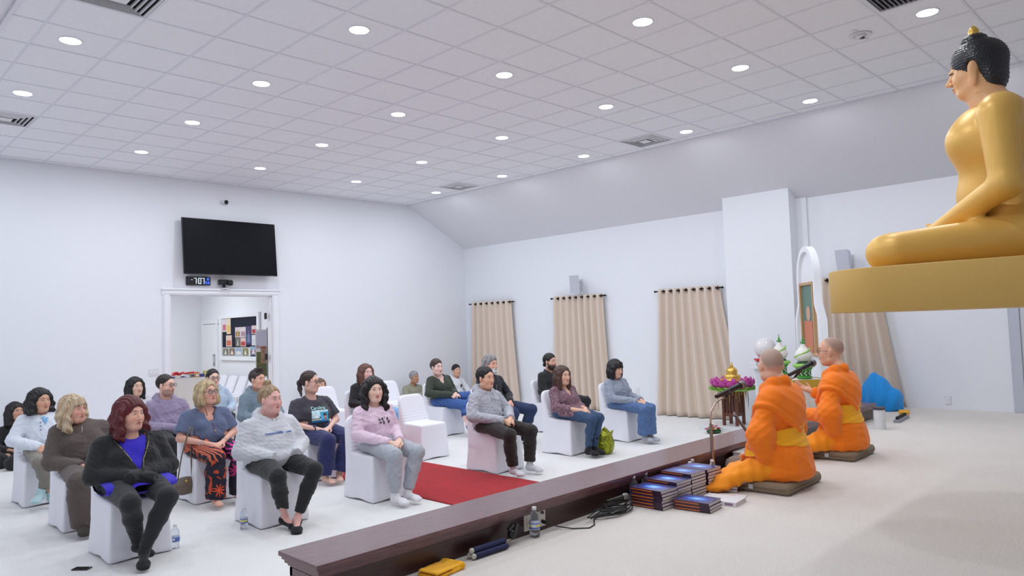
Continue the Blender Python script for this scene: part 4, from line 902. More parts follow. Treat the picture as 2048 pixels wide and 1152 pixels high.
t, sp = person('woman with long brown hair in burgundy patterned blouse, jeans and black ankle boots', 7.22, 6.28, dict(w=1.08, belly=1.15, bust=1.1, skin=(228, 182, 156), hair='long', hairc=(78, 54, 46), hlen=.11, hth=.012, hvol=-.004, hline=.078, hopen=.066, head=(.04, -.01, .99), hyaw=-0.05, shz=.815, top=('blouse', pattern_mat(), .010), neck='wide', sleeve='34', grip='clasp', over=2, hem=.46, hands=((.02, .34, .58), (.11, .35, .57)), elbows=((-.20, .02, .60), (.25, .04, .61)),
    knees=((-.02, .52, .475), (.13, .53, .475)), ankles=((.03, .46, .10), (.13, .45, .10)), footyaw=(.0, -.1), pants=('jeans', jeans('dark', (52, 74, 108))), cut='slim', feet=('boot', cloth('black_suede', (16, 15, 18))), footr=.9, seed=13, fold=.008))
# bob-haired woman
t, sp = person('woman with short black bob in grey fleece, blue jeans and grey socks', 8.42, 6.32, dict(w=.98, belly=1.02, bust=.8, skin=(228, 180, 156), hair='bob', hairc=(24, 20, 22), hvol=.004, hth=.022, fringe=.040, hline=.08, head=(.06, .0, .998), hyaw=0.05, hpitch=-.12, shz=.82, top=('fleece_top', cloth('blue_grey_fleece', (150, 158, 176)), .014), neck='collar', grip='flat', hands=((-.02, .36, .575), (.10, .38, .565)), elbows=((-.22, .02, .61), (.24, .04, .61)),
    knees=((.0, .52, .47), (.14, .52, .47)), ankles=((.0, .50, .10), (.09, .47, .10)), footyaw=(-.15, -.15), pants=('jeans', jeans('mid', (84, 112, 158))), cut='wide', plen=.90, feet=('sock', cloth('grey_sock', (176, 178, 188))), sockh=.06, footr=.9, seed=17, fold=.009))
zipper(t, sp['_F'], [(.015, .855), (.015, .80), (.012, .76)], mat('dark_zip', (60, 62, 70), .4))
# blonde woman in brown
t, sp = person('older blonde woman with fringe in loose taupe-brown sweat suit', 1.94, 7.48, dict(w=1.16, belly=1.15, bust=1., skin=(226, 170, 150), hair='wavy', hairc=(178, 150, 118), hairc2=(222, 206, 180), hlen=.12, hvol=.006, hth=.016, fringe=.052, hline=.078, head=(.09, .0, 1.03), hyaw=0.62, hroll=.05, top=('sweatshirt', cloth('taupe_brown', (92, 80, 76)), .022), neck='collar', grip='clasp', hands=((.0, .31, .57), (.10, .31, .56)), elbows=((-.25, .0, .58), (.27, .02, .59)),
    knees=((-.05, .50, .475), (.18, .50, .475)), ankles=((-.06, .47, .10), (.13, .45, .10)), pants=('sweatpants', cloth('taupe_brown', (92, 80, 76))), cut='wide', feet=('shoe', cloth('brown_shoe', (66, 58, 54))), seed=19, fold=.0085))
zipper(t, sp['_F'], [(.035, .895), (.04, .86), (.045, .83)], mat('silver', (215, 215, 215), .2, 1.))
# tie dye trousers woman
def tiedye():
    m = mat('tie_dye', (24, 20, 38), .85, bump=(300, .2, .0008)); nt = m.node_tree; b = nt.nodes['Principled BSDF']; tc = nt.nodes.new('ShaderNodeTexCoord'); L = nt.links.new
    sep = nt.nodes.new('ShaderNodeSeparateXYZ'); L(tc.outputs['Object'], sep.inputs[0])
    def math_(op, a, bb=None):
        n = nt.nodes.new('ShaderNodeMath'); n.operation = op
        for i, q in enumerate((a, bb)):
            if q is None: continue
            if isinstance(q, (int, float)): n.inputs[i].default_value = q
            else: L(q, n.inputs[i])
        return n.outputs[0]
    def burst(cx, cz, k, rad):
        dx = math_('SUBTRACT', sep.outputs[0], cx); dz = math_('SUBTRACT', sep.outputs[2], cz); an = math_('ARCTAN2', dz, dx); rr_ = math_('SQRT', math_('ADD', math_('MULTIPLY', dx, dx), math_('MULTIPLY', dz, dz)))
        n = nt.nodes.new('ShaderNodeTexNoise'); n.inputs['Scale'].default_value = 18; L(tc.outputs['Object'], n.inputs['Vector'])
        s_ = math_('SINE', math_('ADD', math_('MULTIPLY', an, k), math_('MULTIPLY', n.outputs['Fac'], 7.))); fall = math_('SUBTRACT', 1., math_('DIVIDE', rr_, rad)); return math_('GREATER_THAN', math_('ADD', math_('MULTIPLY', s_, .5), math_('MULTIPLY', fall, 1.1)), .45)
    def mix(f, a, c):
        n = nt.nodes.new('ShaderNodeMix'); n.data_type = 'RGBA'; L(f, n.inputs[0])
        for i, q in ((6, a), (7, c)):
            if isinstance(q, tuple): n.inputs[i].default_value = L4(q)
            else: L(q, n.inputs[i])
        return n.outputs[2]
    nz = nt.nodes.new('ShaderNodeTexNoise'); nz.inputs['Scale'].default_value = 9; nz.inputs['Detail'].default_value = 5; nz.inputs['Distortion'].default_value = 1.2; L(tc.outputs['Object'], nz.inputs['Vector'])
    side = math_('GREATER_THAN', sep.outputs[0], .03); base = mix(math_('MULTIPLY', math_('GREATER_THAN', nz.outputs['Fac'], .56), side), (26, 22, 40), (190, 72, 44)); nside = math_('LESS_THAN', sep.outputs[0], .03)
    c = mix(math_('MULTIPLY', burst(.22, .60, 22, .17), side), base, (206, 106, 78)); c = mix(math_('MULTIPLY', burst(.14, .18, 9, .06), side), c, (220, 80, 40)); c = mix(math_('MULTIPLY', burst(-.10, .50, 9, .10), nside), c, (214, 60, 160)); c = mix(math_('MULTIPLY', burst(-.05, .33, 8, .075), nside), c, (196, 50, 120)); c = mix(math_('MULTIPLY', burst(-.12, .18, 8, .08), nside), c, (150, 40, 110))
    L(c, b.inputs['Base Color']); return m
t, sp = person('blonde woman with glasses and long pendant in slate blue tee and orange-purple tie-dye trousers', 3.10, 7.6, dict(w=1.26, belly=1.28, bust=1.3, fat=1.08, skin=(226, 172, 152), hair='bob', hairc=(172, 148, 112), hairc2=(208, 188, 150), hvol=.004, hth=.016, hline=.082, hopen=.062, fringe=None, head=(.0, .0, 1.065), hyaw=0.3, hpitch=.12, glasses=(70, 66, 80), top=('tee', cloth('slate_blue', (92, 104, 134)), .010), neck='wide', sleeve='short', grip='clasp',
    hands=((-.015, .34, .595), (.12, .34, .59)), elbows=((-.26, .02, .64), (.28, .02, .64)), knees=((-.12, .50, .475), (.12, .50, .475)), ankles=((-.10, .50, .10), (.14, .52, .10)), pants=('tie_dye_trousers', tiedye()), cut='wide', feet='bare', seed=23, fold=.009))
F = sp['_F']; pts = []
for x, z in ((-.06, .93), (-.045, .88), (-.02, .82), (-.01, .76), (-.012, .70)): pts.append((x, front_y(F, x, z)+.006 if z < .86 else .06, z))
MB().tube(pts, .003, 6).tube([(.05, .055, .93), (.035, .075, .88), (.01, pts[2][1], .82), (-.01, pts[3][1], .76)], .003, 6).build('necklace_cord', mat('red_cord', (120, 60, 60), .7), t, local=True); MB().ball((-.012, pts[-1][1]+.006, .69), .011).build('pendant', mat('stone', (180, 150, 140), .4), t, local=True, smooth=True)
for h in ((-.03, .33, .60), (.14, .32, .60)): MB().tube([(h[0]*1.3+.028*math.cos(a), h[1]-.02, h[2]+.028*math.sin(a)) for a in np.linspace(0, 6.28, 13)[:-1]], .003, 6, closed=True).build('bracelet', mat('silver', (215, 215, 215), .2, 1.), t, local=True)
# woman in dark tee with print
t, sp = person('woman with glasses and pulled-back hair in charcoal printed tee and navy trousers, barefoot', 4.32, 7.6, dict(w=1.26, belly=1.22, bust=1.25, skin=(232, 188, 170), hair='pony', hairc=(58, 42, 40), hth=.008, hline=.088, hopen=.066, head=(.03, -.01, 1.085), hyaw=0.62, glasses=(96, 40, 52), top=('tee', cloth('charcoal', (62, 60, 70)), .012), neck='crew', sleeve='short', grip='clasp', hands=((.0, .34, .595), (.13, .33, .585)), elbows=((-.26, .04, .64), (.27, .02, .64)),
    knees=((-.14, .52, .475), (.13, .52, .475)), ankles=((-.02, .49, .10), (.14, .47, .095)), footyaw=(-.5, .1), pants=('trousers', cloth('navy', (36, 42, 92))), cut='wide', plen=.9, feet='bare', seed=29, fold=.009))
F = sp['_F']
def pixpatch(t, name, F, x0, x1, z0, z1, fn, nx=40, nz=28, lift=.007):
    V = []; Cc = []; Q = []
    for j in range(nz+1):
        for i in range(nx+1):
            u, v = i/nx, j/nz; x = x0+(x1-x0)*u; z = z0+(z1-z0)*v; V.append((x, front_y(F, x, z)+lift, z)); Cc.append(lin(fn(u, v)))
    for j in range(nz):
        for i in range(nx): a = j*(nx+1)+i; Q.append((a, a+1, a+nx+2, a+nx+1) if x1 < x0 else (a, a+nx+1, a+nx+2, a+1))
    m = mat('print_ink', (255, 255, 255), .7, vcol=True); link(name, mesh_np(name, np.array(V), np.array(Q), True, [m], np.array(Cc)), t)
def beach(u, v):
    if v < .16+.05*math.sin(u*5): return (20, 90, 140) if v > .06 else (16, 50, 86)
    if v < .22: return (60, 140, 190)
    if u > .52:
        d = ((u-.80)/.07)**2; 
        if d+((v-.30)/.09)**2 < 1: return (190, 40, 60)
        if d+((v-.46)/.08)**2 < 1: return (230, 160, 80)
        if ((u-.78)/.10)**2+((v-.62)/.13)**2 < 1: return (70, 50, 60)
        return (70, 170, 214) if v < .85 else (190, 230, 240)
    if v < .36 and u < .45: return (196, 190, 160) if v < .29 else (110, 104, 84)
    if ((u-.47)/.04)**2+((v-.42)/.1)**2 < 1: return (60, 60, 90)
    return (214, 240, 246) if math.sin(u*13+v*9) > -.6 else (180, 224, 240)
pixpatch(t, 'shirt_print', F, .105, -.105, .635, .775, beach)
tx = chest_text(t, F, 'Carolina', .052, .01, .782, mat('print_aqua', (190, 240, 240), .6)); 
b = MB(); b.tube([(.14+.0, .30, .60)]*1+[(.14, .30, .6)], .001, 4); 
MB().tube([(.165+.0*a, .295+.026*math.cos(a), .598+.026*math.sin(a)) for a in np.linspace(0, 6.28, 13)[:-1]], .006, 6, closed=True).build('wristwatch', M_black, t, local=True, smooth=True)
# grey-bearded man
t, sp = person('grey-bearded man with wavy grey hair in navy henley and dark jeans', 7.20, 7.65, dict(w=1.12, belly=1.1, skin=(228, 172, 150), hair='gray', hairc=(150, 148, 150), hairc2=(88, 86, 90), hth=.020, hline=.066, head=(.02, -.0, 1.115), hyaw=0.08, hs=1.03, beard=((220, 218, 218), .9), beard3=(222, 220, 220), shz=.905, top=('henley', cloth('dark_navy', (32, 32, 44)), .012), neck='v', grip='clasp', hands=((-.04, .32, .60), (.06, .33, .585)), elbows=((-.28, .04, .66), (.28, .02, .66)),
    knees=((-.30, .48, .475), (.12, .54, .475)), ankles=((-.26, .34, .10), (.16, .50, .10)), pants=('jeans', jeans('navy', (38, 54, 90))), cut='jean', feet=('shoe', cloth('black_shoe', (18, 18, 20))), seed=31, fold=.009))
F = sp['_F']
for z in (.83, .80): MB().tube([(.012, front_y(F, .012, z)+.004, z), (.008, front_y(F, .008, z-.02)+.005, z-.022)], .006, 6).build('hanging_glasses', mat('silver', (215, 215, 215), .2, 1.), t, local=True)
# bearded man in black
t, sp = person('bearded man with dark hair tied back in black jacket', 8.55, 7.72, dict(w=1.08, belly=1.05, skin=(220, 170, 148), hair='bun', hairc=(22, 18, 18), bunp=(0, -.105, -.045), hth=.013, hline=.070, head=(.02, -.0, 1.08), hyaw=0.1, beard=((40, 30, 28), .8), beard3=(40, 30, 28), top=('jacket', m_blk, .016), neck='collar', grip='clasp', shz=.88,
    knees=((-.20, .52, .475), (.16, .52, .475)), pants=('trousers', cloth('black_twill', (24, 24, 28))), cut='jean', feet=('shoe', cloth('black_shoe', (18, 18, 20))), seed=37, res=1.25, fold=.009))
# white jacket
t, sp = person('young person with chin-length black hair in white jacket, khaki trousers and pale aqua socks', 1.93, 8.92, dict(w=1.0, belly=1.0, skin=(216, 166, 140), hair='wavy', hairc=(20, 18, 20), hlen=.012, hvol=.004, hth=.014, hline=.076, head=(.03, .0, 1.035), hyaw=0.4, top=('jacket', cloth('white_cotton', (226, 232, 242)), .016), neck='collar', grip='clasp', hands=((.02, .33, .60), (.09, .34, .59)), elbows=((-.22, .02, .66), (.27, .0, .655)),
    knees=((.0, .51, .50), (.15, .52, .475)), ankles=((.12, .44, .16), (.02, .42, .12)), footyaw=(-.5, .3), pants=('trousers', cloth('khaki', (132, 126, 118))), cut='slim', plen=.9, feet=('sock', cloth('aqua_sock', (184, 216, 220))), sockh=.05, seed=41, res=1.15, fold=.009))
F = sp['_F']
patch(t, 'blue_undershirt', F, [(-.035, .875), (.035, .875), (.02, .835), (.004, .80), (-.004, .80), (-.015, .835)], cloth('light_blue', (120, 180, 226)), .006)
for z in (.82, .785, .75): MB().ball((.045, front_y(F, .045, z)+.005, z), .007).build('button', mat('blue_button', (80, 130, 190), .4), t, local=True)
# lavender hoodie
t, sp = person('man with glasses and short beard in lavender hoodie and black trousers', 3.2, 9.0, dict(w=1.12, belly=1.08, skin=(242, 192, 172), hair='fade', hairc=(44, 36, 34), hth=.006, hline=.076, head=(.01, .0, 1.09), hyaw=0.62, glasses=(40, 40, 50), beard=((96, 70, 60), .55), top=('hoodie', cloth('lavender', (150, 136, 164)), .018), neck='hood', grip='clasp', hands=((-.16, .30, .63), (-.06, .32, .60)), elbows=((-.26, .02, .66), (.27, .0, .64)), shz=.875,
    knees=((-.24, .50, .475), (.14, .50, .475)), pants=('trousers', cloth('black_twill', (24, 24, 28))), cut='jean', feet=('shoe', cloth('black_shoe', (18, 18, 20))), seed=43, res=1.15, fold=.010))
# girl black hair
t, sp = person('girl with long straight black hair in pale grey top, behind the man in lavender', 3.35, 10.5, dict(w=.94, bust=.7, skin=(226, 186, 164), hair='long', hairc=(18, 16, 18), hlen=.16, hth=.012, hline=.078, head=(.02, .0, 1.01), hyaw=0.25, shz=.83, top=('sweatshirt', cloth('pale_grey', (198, 198, 206)), .014), grip='clasp', pants=('trousers', cloth('black_twill', (24, 24, 28))), seed=47, res=1.35))
# glasses girl
t, sp = person('girl with glasses and dark hair tied up in pale blue hoodie', 4.4, 10.5, dict(w=.94, bust=.6, skin=(238, 198, 178), hair='bun', hairc=(36, 28, 30), bunp=(0, -.07, .10), hth=.010, hline=.076, head=(.03, .0, 1.05), hyaw=0.02, glasses=(80, 66, 66), shz=.86, top=('hoodie', cloth('pale_blue', (178, 196, 216)), .018), neck='hood', grip='clasp', pants=('trousers', cloth('black_twill', (24, 24, 28))), seed=53, res=1.3))
# young man teal
t, sp = person('young man with tousled dark brown hair in grey-teal hoodie', 4.35, 9.0, dict(w=1.04, skin=(232, 180, 156), hair='short', hairc=(62, 48, 46), hth=.010, tuft=1, hline=.066, head=(.03, .0, 1.075), hyaw=0.4, shz=.87, top=('hoodie', cloth('grey_teal', (120, 138, 152)), .018), neck='hood', grip='clasp', pants=('trousers', cloth('black_twill', (24, 24, 28))), seed=59, res=1.2))
# auburn woman
t, sp = person('woman with long auburn hair in black top and pale blue jeans', 6.0, 9.05, dict(w=1.0, bust=.8, skin=(238, 196, 184), hair='long', hairc=(104, 70, 58), hlen=.17, hth=.010, hline=.080, head=(.0, .0, 1.05), hyaw=0.05, top=('cardigan', m_blk, .012), neck='wide', grip='clasp', knees=((-.20, .50, .475), (.14, .50, .475)), pants=('jeans', jeans('pale', (132, 172, 214))), cut='jean', seed=61, res=1.2))
# green sweater, crossed legs
t, sp = person('short-haired woman in dark green v-neck sweater and blue jeans with crossed bare legs', 7.38, 9.0, dict(w=1.08, bust=1.0, belly=1.08, skin=(240, 200, 188), hair='short', hairc=(68, 48, 44), hth=.014, hline=.070, head=(.1, .0, 1.05), hyaw=0.02, shz=.87, top=('sweater', cloth('dark_green', (58, 66, 56)), .012), neck='wide', grip='clasp', hands=((-.04, .28, .64), (.03, .30, .63)), elbows=((-.23, .0, .65), (.29, .02, .66)),
    knees=((-.22, .50, .60), (-.02, .50, .475)), ankles=((.03, .60, .30), (-.14, .56, .095)), footyaw=(.3, .35), fpitch=(-1.0, 0), pants=('jeans', jeans('bright', (62, 96, 158))), cut='wide', plen=.92, feet='bare', seed=67, res=1.1, fold=.009))
# floor sitters along the far wall
def floor_person(label, x, y, sp, yaw=0.):
    d = dict(seat=False, head=(0, -.03, 1.055), knees=((-.30, .25, .56), (.30, .25, .56)), ankles=((.10, .36, .475), (-.10, .30, .475)), footyaw=(-1.2, 1.2), cut='jogger', res=1.25); d.update(sp)
    return person(label, x, y, d, yaw, -.40)
floor_person('grey-haired older man in olive jacket sitting on floor by wall, arms folded', 9.25, 12.2, dict(w=1.12, skin=(186, 138, 112), hair='short', hairc=(150, 150, 154), hth=.012, head=(0, .02, 1.07), hyaw=0.15, top=('jacket', cloth('olive', (150, 148, 130)), .018), neck='collar', grip='pocket', hands=((.1, .2, .70), (-.1, .2, .69)), elbows=((-.24, .05, .70), (.24, .05, .70)), pants=('trousers', cloth('black_twill', (24, 24, 28))), seed=71))
t, sp = floor_person('man in white hoodie with black chest print sitting cross-legged on floor by corner', 10.33, 12.1, dict(w=1.06, skin=(226, 176, 150), hair='short', hairc=(26, 24, 28), hth=.013, head=(0, .0, 1.145), shz=.93, hyaw=-0.1, top=('hoodie', cloth('white_fleece', (232, 234, 242)), .020), neck='hood', grip='clasp', hands=((-.10, .34, .60), (.02, .36, .58)), elbows=((-.26, .06, .70), (.26, .04, .68)), pants=('trousers', cloth('black_twill', (24, 24, 28))), seed=73))
patch(t, 'chest_print', sp['_F'], [(-.05+.03*math.cos(a)*(1+.3*math.sin(5*a)), .82+.035*math.sin(a)) for a in np.linspace(0, 6.28, 16)[:-1]], mat('print_black', (40, 28, 44), .7), .006)
floor_person('girl with long dark hair in black sitting on floor behind the white-jacketed person', 2.3, 12.1, dict(w=.95, skin=(206, 156, 134), hair='long', hairc=(30, 24, 24), hlen=.14, head=(.02, .02, 1.10), hyaw=0.4, top=('sweater', m_blk, .014), neck='crew', sleeve='34', grip='clasp', pants=('trousers', cloth('black_twill', (24, 24, 28))), seed=79))
floor_person('child with light brown hair peeking over an empty chair back', 7.02, 12.1, dict(w=.8, skin=(226, 176, 150), hair='long', hairc=(120, 90, 74), hlen=.06, head=(0, .0, 1.09), hyaw=0.2, hs=.95, top=('sweater', cloth('grey_blue', (110, 120, 140)), .014), neck='crew', grip='clasp', pants=('trousers', cloth('black_twill', (24, 24, 28))), seed=83))
# ------------------------------------------------------------------ golden seated statue on its floating-looking slab
M_gold = mat('gold_paint', (232, 184, 92), .42, .2, var=(3, .03), spec=.6)
M_gold2 = mat('gold_slab', (208, 168, 90), .5, .15, var=(240, .03))
def statue():
    cx = 5.03; root = thing('seated_statue', 'large golden seated meditating statue with black curled hair on gold slab', 'statue', (cx, .95, 1.905)); off = (cx, .95, 1.905); zb = 1.905
    F = Fld((cx-.95, .28, 1.89), (cx+.95, 1.66, 2.98), .013)
    F.ell((cx, .80, 2.08), (.34, .27, .20), .05); F.ell((cx, .94, 2.32), (.235, .235, .27), .10); F.ell((cx, .99, 2.74), (.21, .15, .13), .08); F.ell((cx, .92, 2.60), (.29, .225, .22), .10)
    for s in (-1, 1):
        F.ell((cx+s*.11, 1.06, 2.64), (.16, .12, .11), .12)
        F.cap((cx+s*.10, .87, 2.77), (cx+s*.32, .86, 2.745), .105, .105, .08)
        F.cap((cx+s*.37, .87, 2.72), (cx+s*.415, .84, 2.33), .098, .080, .05); F.cap((cx+s*.415, .84, 2.33), (cx+s*.12, 1.27, 2.135), .078, .05, .03)
        F.cap((cx+s*.20, .80, 2.04), (cx+s*.56, 1.36, 2.005), .145, .108, .06); F.cap((cx+s*.56, 1.42, 2.0), (cx-s*.10, 1.42, 1.985), .106, .075, .03)
    F.ell((cx, 1.22, 2.0), (.48, .26, .10), .06)
    for s in (-1, 1):
        F.cap((cx+s*.12, 1.27, 2.135), (cx-s*.03, 1.34, 2.125), .045, .035, .02)
        for k in range(4): F.cap((cx-s*.02, 1.31+.028*k, 2.125+.01*(s > 0)), (cx-s*.15, 1.315+.024*k, 2.13+.01*(s > 0)), .017, .012, .005)
        F.cap((cx+s*.02, 1.31, 2.16), (cx-s*.0, 1.345, 2.20), .017, .012, .01)
    F.cut((0, 0, 1.905), (0, 0, -1), (0, 0, 1.8), (9, 9, 1.95))
    body = org('golden_body', F, M_gold, root, off, rx=2)
    # robe edge across the chest and over the shoulder (thin raised fold)
    sp = dict(skin=(236, 182, 132), fat=1.02, nose=1.05, brow=(40, 36, 50), lip=(170, 60, 70), iris=(36, 30, 44), cheek=(240, 180, 128))
    R = Rx(-.06); T = np.array((cx, 1.035, 3.085)); sc = 1.40
    F = Fld((cx-.26, .78, 2.76), (cx+.26, 1.27, 3.30), .0062)
    head_sdf(F, R, T, sc, sp)
    F.xf(R, T, sc)
    for s in (-1, 1): F.ell((s*.083, -.004, -.03), (.008, .014, .048), .01); F.ell((s*.031, .077, .010), (.016, .016, .0125), .008)
    F.xf(); F.path([(cx, .93, 2.80), (cx, .98, 2.90), (cx, 1.0, 3.02)], [.13, .088, .085], .05); F.cap((cx-.12, .88, 2.815), (cx+.12, .88, 2.815), .075, .075, .06)
    def col(V):
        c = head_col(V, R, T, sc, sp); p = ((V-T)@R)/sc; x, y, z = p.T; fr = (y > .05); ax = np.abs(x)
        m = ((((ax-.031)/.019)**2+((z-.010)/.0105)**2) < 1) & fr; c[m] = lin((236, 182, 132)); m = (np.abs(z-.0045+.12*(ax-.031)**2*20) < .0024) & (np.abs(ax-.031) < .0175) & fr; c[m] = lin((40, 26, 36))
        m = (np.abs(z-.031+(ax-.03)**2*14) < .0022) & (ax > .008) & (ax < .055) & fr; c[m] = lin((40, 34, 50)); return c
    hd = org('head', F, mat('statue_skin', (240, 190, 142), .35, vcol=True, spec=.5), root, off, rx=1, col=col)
    F = Fld((cx-.24, .74, 2.86), (cx+.24, 1.28, 3.42), .0052); F.xf(R, T, sc)
    F.ell((0, -.020, .040), (.088, .108, .096), .01); F.ell((0, -.062, -.03), (.074, .055, .082), .03); F.ell((0, -.012, .128), (.046, .05, .034), .012)
    F.ell((0, .118, -.052), (.105, .115, .094), .004, 's')
    for s in (-1, 1): F.ell((s*.095, -.002, -.020), (.028, .030, .058), .004, 's'); F.ell((s*.07, .035, -.07), (.06, .045, .06), .004, 's')
    F.ell((0, .02, -.13), (.12, .10, .07), .01, 's'); F.xf()
    def disp(V, N):
        p = ((V-T)@R)/sc; u = p-np.array((0, -.015, .03)); th = np.arctan2(u[:, 0], u[:, 1]); ph = np.arccos(np.clip(u[:, 2]/np.linalg.norm(u, axis=1), -1, 1)); n = np.maximum(np.sin(ph), .15)
        return .0055*np.abs(np.cos(ph*26))*np.abs(np.cos(th*np.round(26*n/1.0).clip(6, 26)))**.6-.002
    org('curled_hair', F, mat('statue_hair', (14, 16, 24), .32, spec=.6), root, off, disp=disp, rx=0)
    tp = R@(np.array((0, -.012, .158))*sc)+T
    MB().lathe([(0, -.012), (.036, -.008), (.034, .006), (.022, .012), (.03, .02), (.027, .034), (.012, .052), (0, .060)], tuple(tp), n=20).build('gold_finial', mat('gold_bright', (226, 186, 96), .25, .9), root, smooth=True)
    # slab
    root2 = thing('statue_slab', 'thick round-cornered gold slab carrying the seated statue', 'plinth', (cx, .95, 1.665)); X0, X1, Y0, Y1, r = 4.12, 5.94, .12, 1.74, .40; P_ = []
    for ccx, ccy, a0 in ((X1-r, Y1-r, 0), (X0+r, Y1-r, 90), (X0+r, Y0+r, 180), (X1-r, Y0+r, 270)):
        for k in range(17): a = math.radians(a0+k*90/16); P_.append((ccx+r*math.cos(a), ccy+r*math.sin(a), 1.665))
    MB().ext(P_, (0, 0, .2405)).build('slab', M_gold2, root2, smooth=2, bevel=.006)
    root3 = thing('altar_column', 'white column under the gold slab', 'pedestal', (5.1, .35, ZS)); MB().box((4.72, .14, ZS), (5.45, .60, 1.664)).build('column', mat('altar_white', (235, 235, 238), .5), root3, bevel=.01)
statue()
# ------------------------------------------------------------------ monks
M_or = cloth('orange_robe', (255, 128, 0), .8); M_or2 = cloth('orange_lower_robe', (255, 152, 8), .8); M_yel = cloth('saffron_sash', (255, 180, 14), .75)
M_cush = cloth('taupe_cushion', (134, 116, 94), .8)
def cushion(x, y, rz, lab, w=.60, d=.60, sx=0):
    t = thing('cushion', lab, 'cushion', (x, y, ZS), rz); F = Fld((-w/2-.03, -d/2-.03, -.01), (w/2+.03, d/2+.03, .12), .009); F.rbx((0, 0, .042), (w/2, d/2, .040), .03, .0); F.ell((0, 0, .115), (w*.42, d*.42, .03), .02, 's')
    org('cushion_body', F, M_cush, t, fold=.002)
    b = MB(); r = .0035; z = .042
    q = [(w/2+.001, d/2-.03), (w/2-.03, d/2+.001), (-w/2+.03, d/2+.001), (-w/2-.001, d/2-.03), (-w/2-.001, -d/2+.03), (-w/2+.03, -d/2-.001), (w/2-.03, -d/2-.001), (w/2+.001, -d/2+.03)]
    b.tube([(a[0], a[1], z) for a in q], r, 6, closed=True).build('piping', cloth('cushion_seam', (104, 90, 74)), t, local=True)
    MB().rbox((-w/2-.003, -.02+sx, .045), (.004, .035, .034)).build('label_tag', mat('tag_white', (200, 204, 214), .7), t, local=True); return t
c = cushion(5.48, 2.68, .04, 'taupe meditation cushion under the nearer monk', .66, .56, .03); c = cushion(5.40, 3.0-.0+.04, .04, 'front half of taupe cushion under the nearer monk', .62, .12) if False else c
cushion(7.0, 2.76, .04, 'taupe meditation cushion under the monk with glasses', .60, .52, .0)
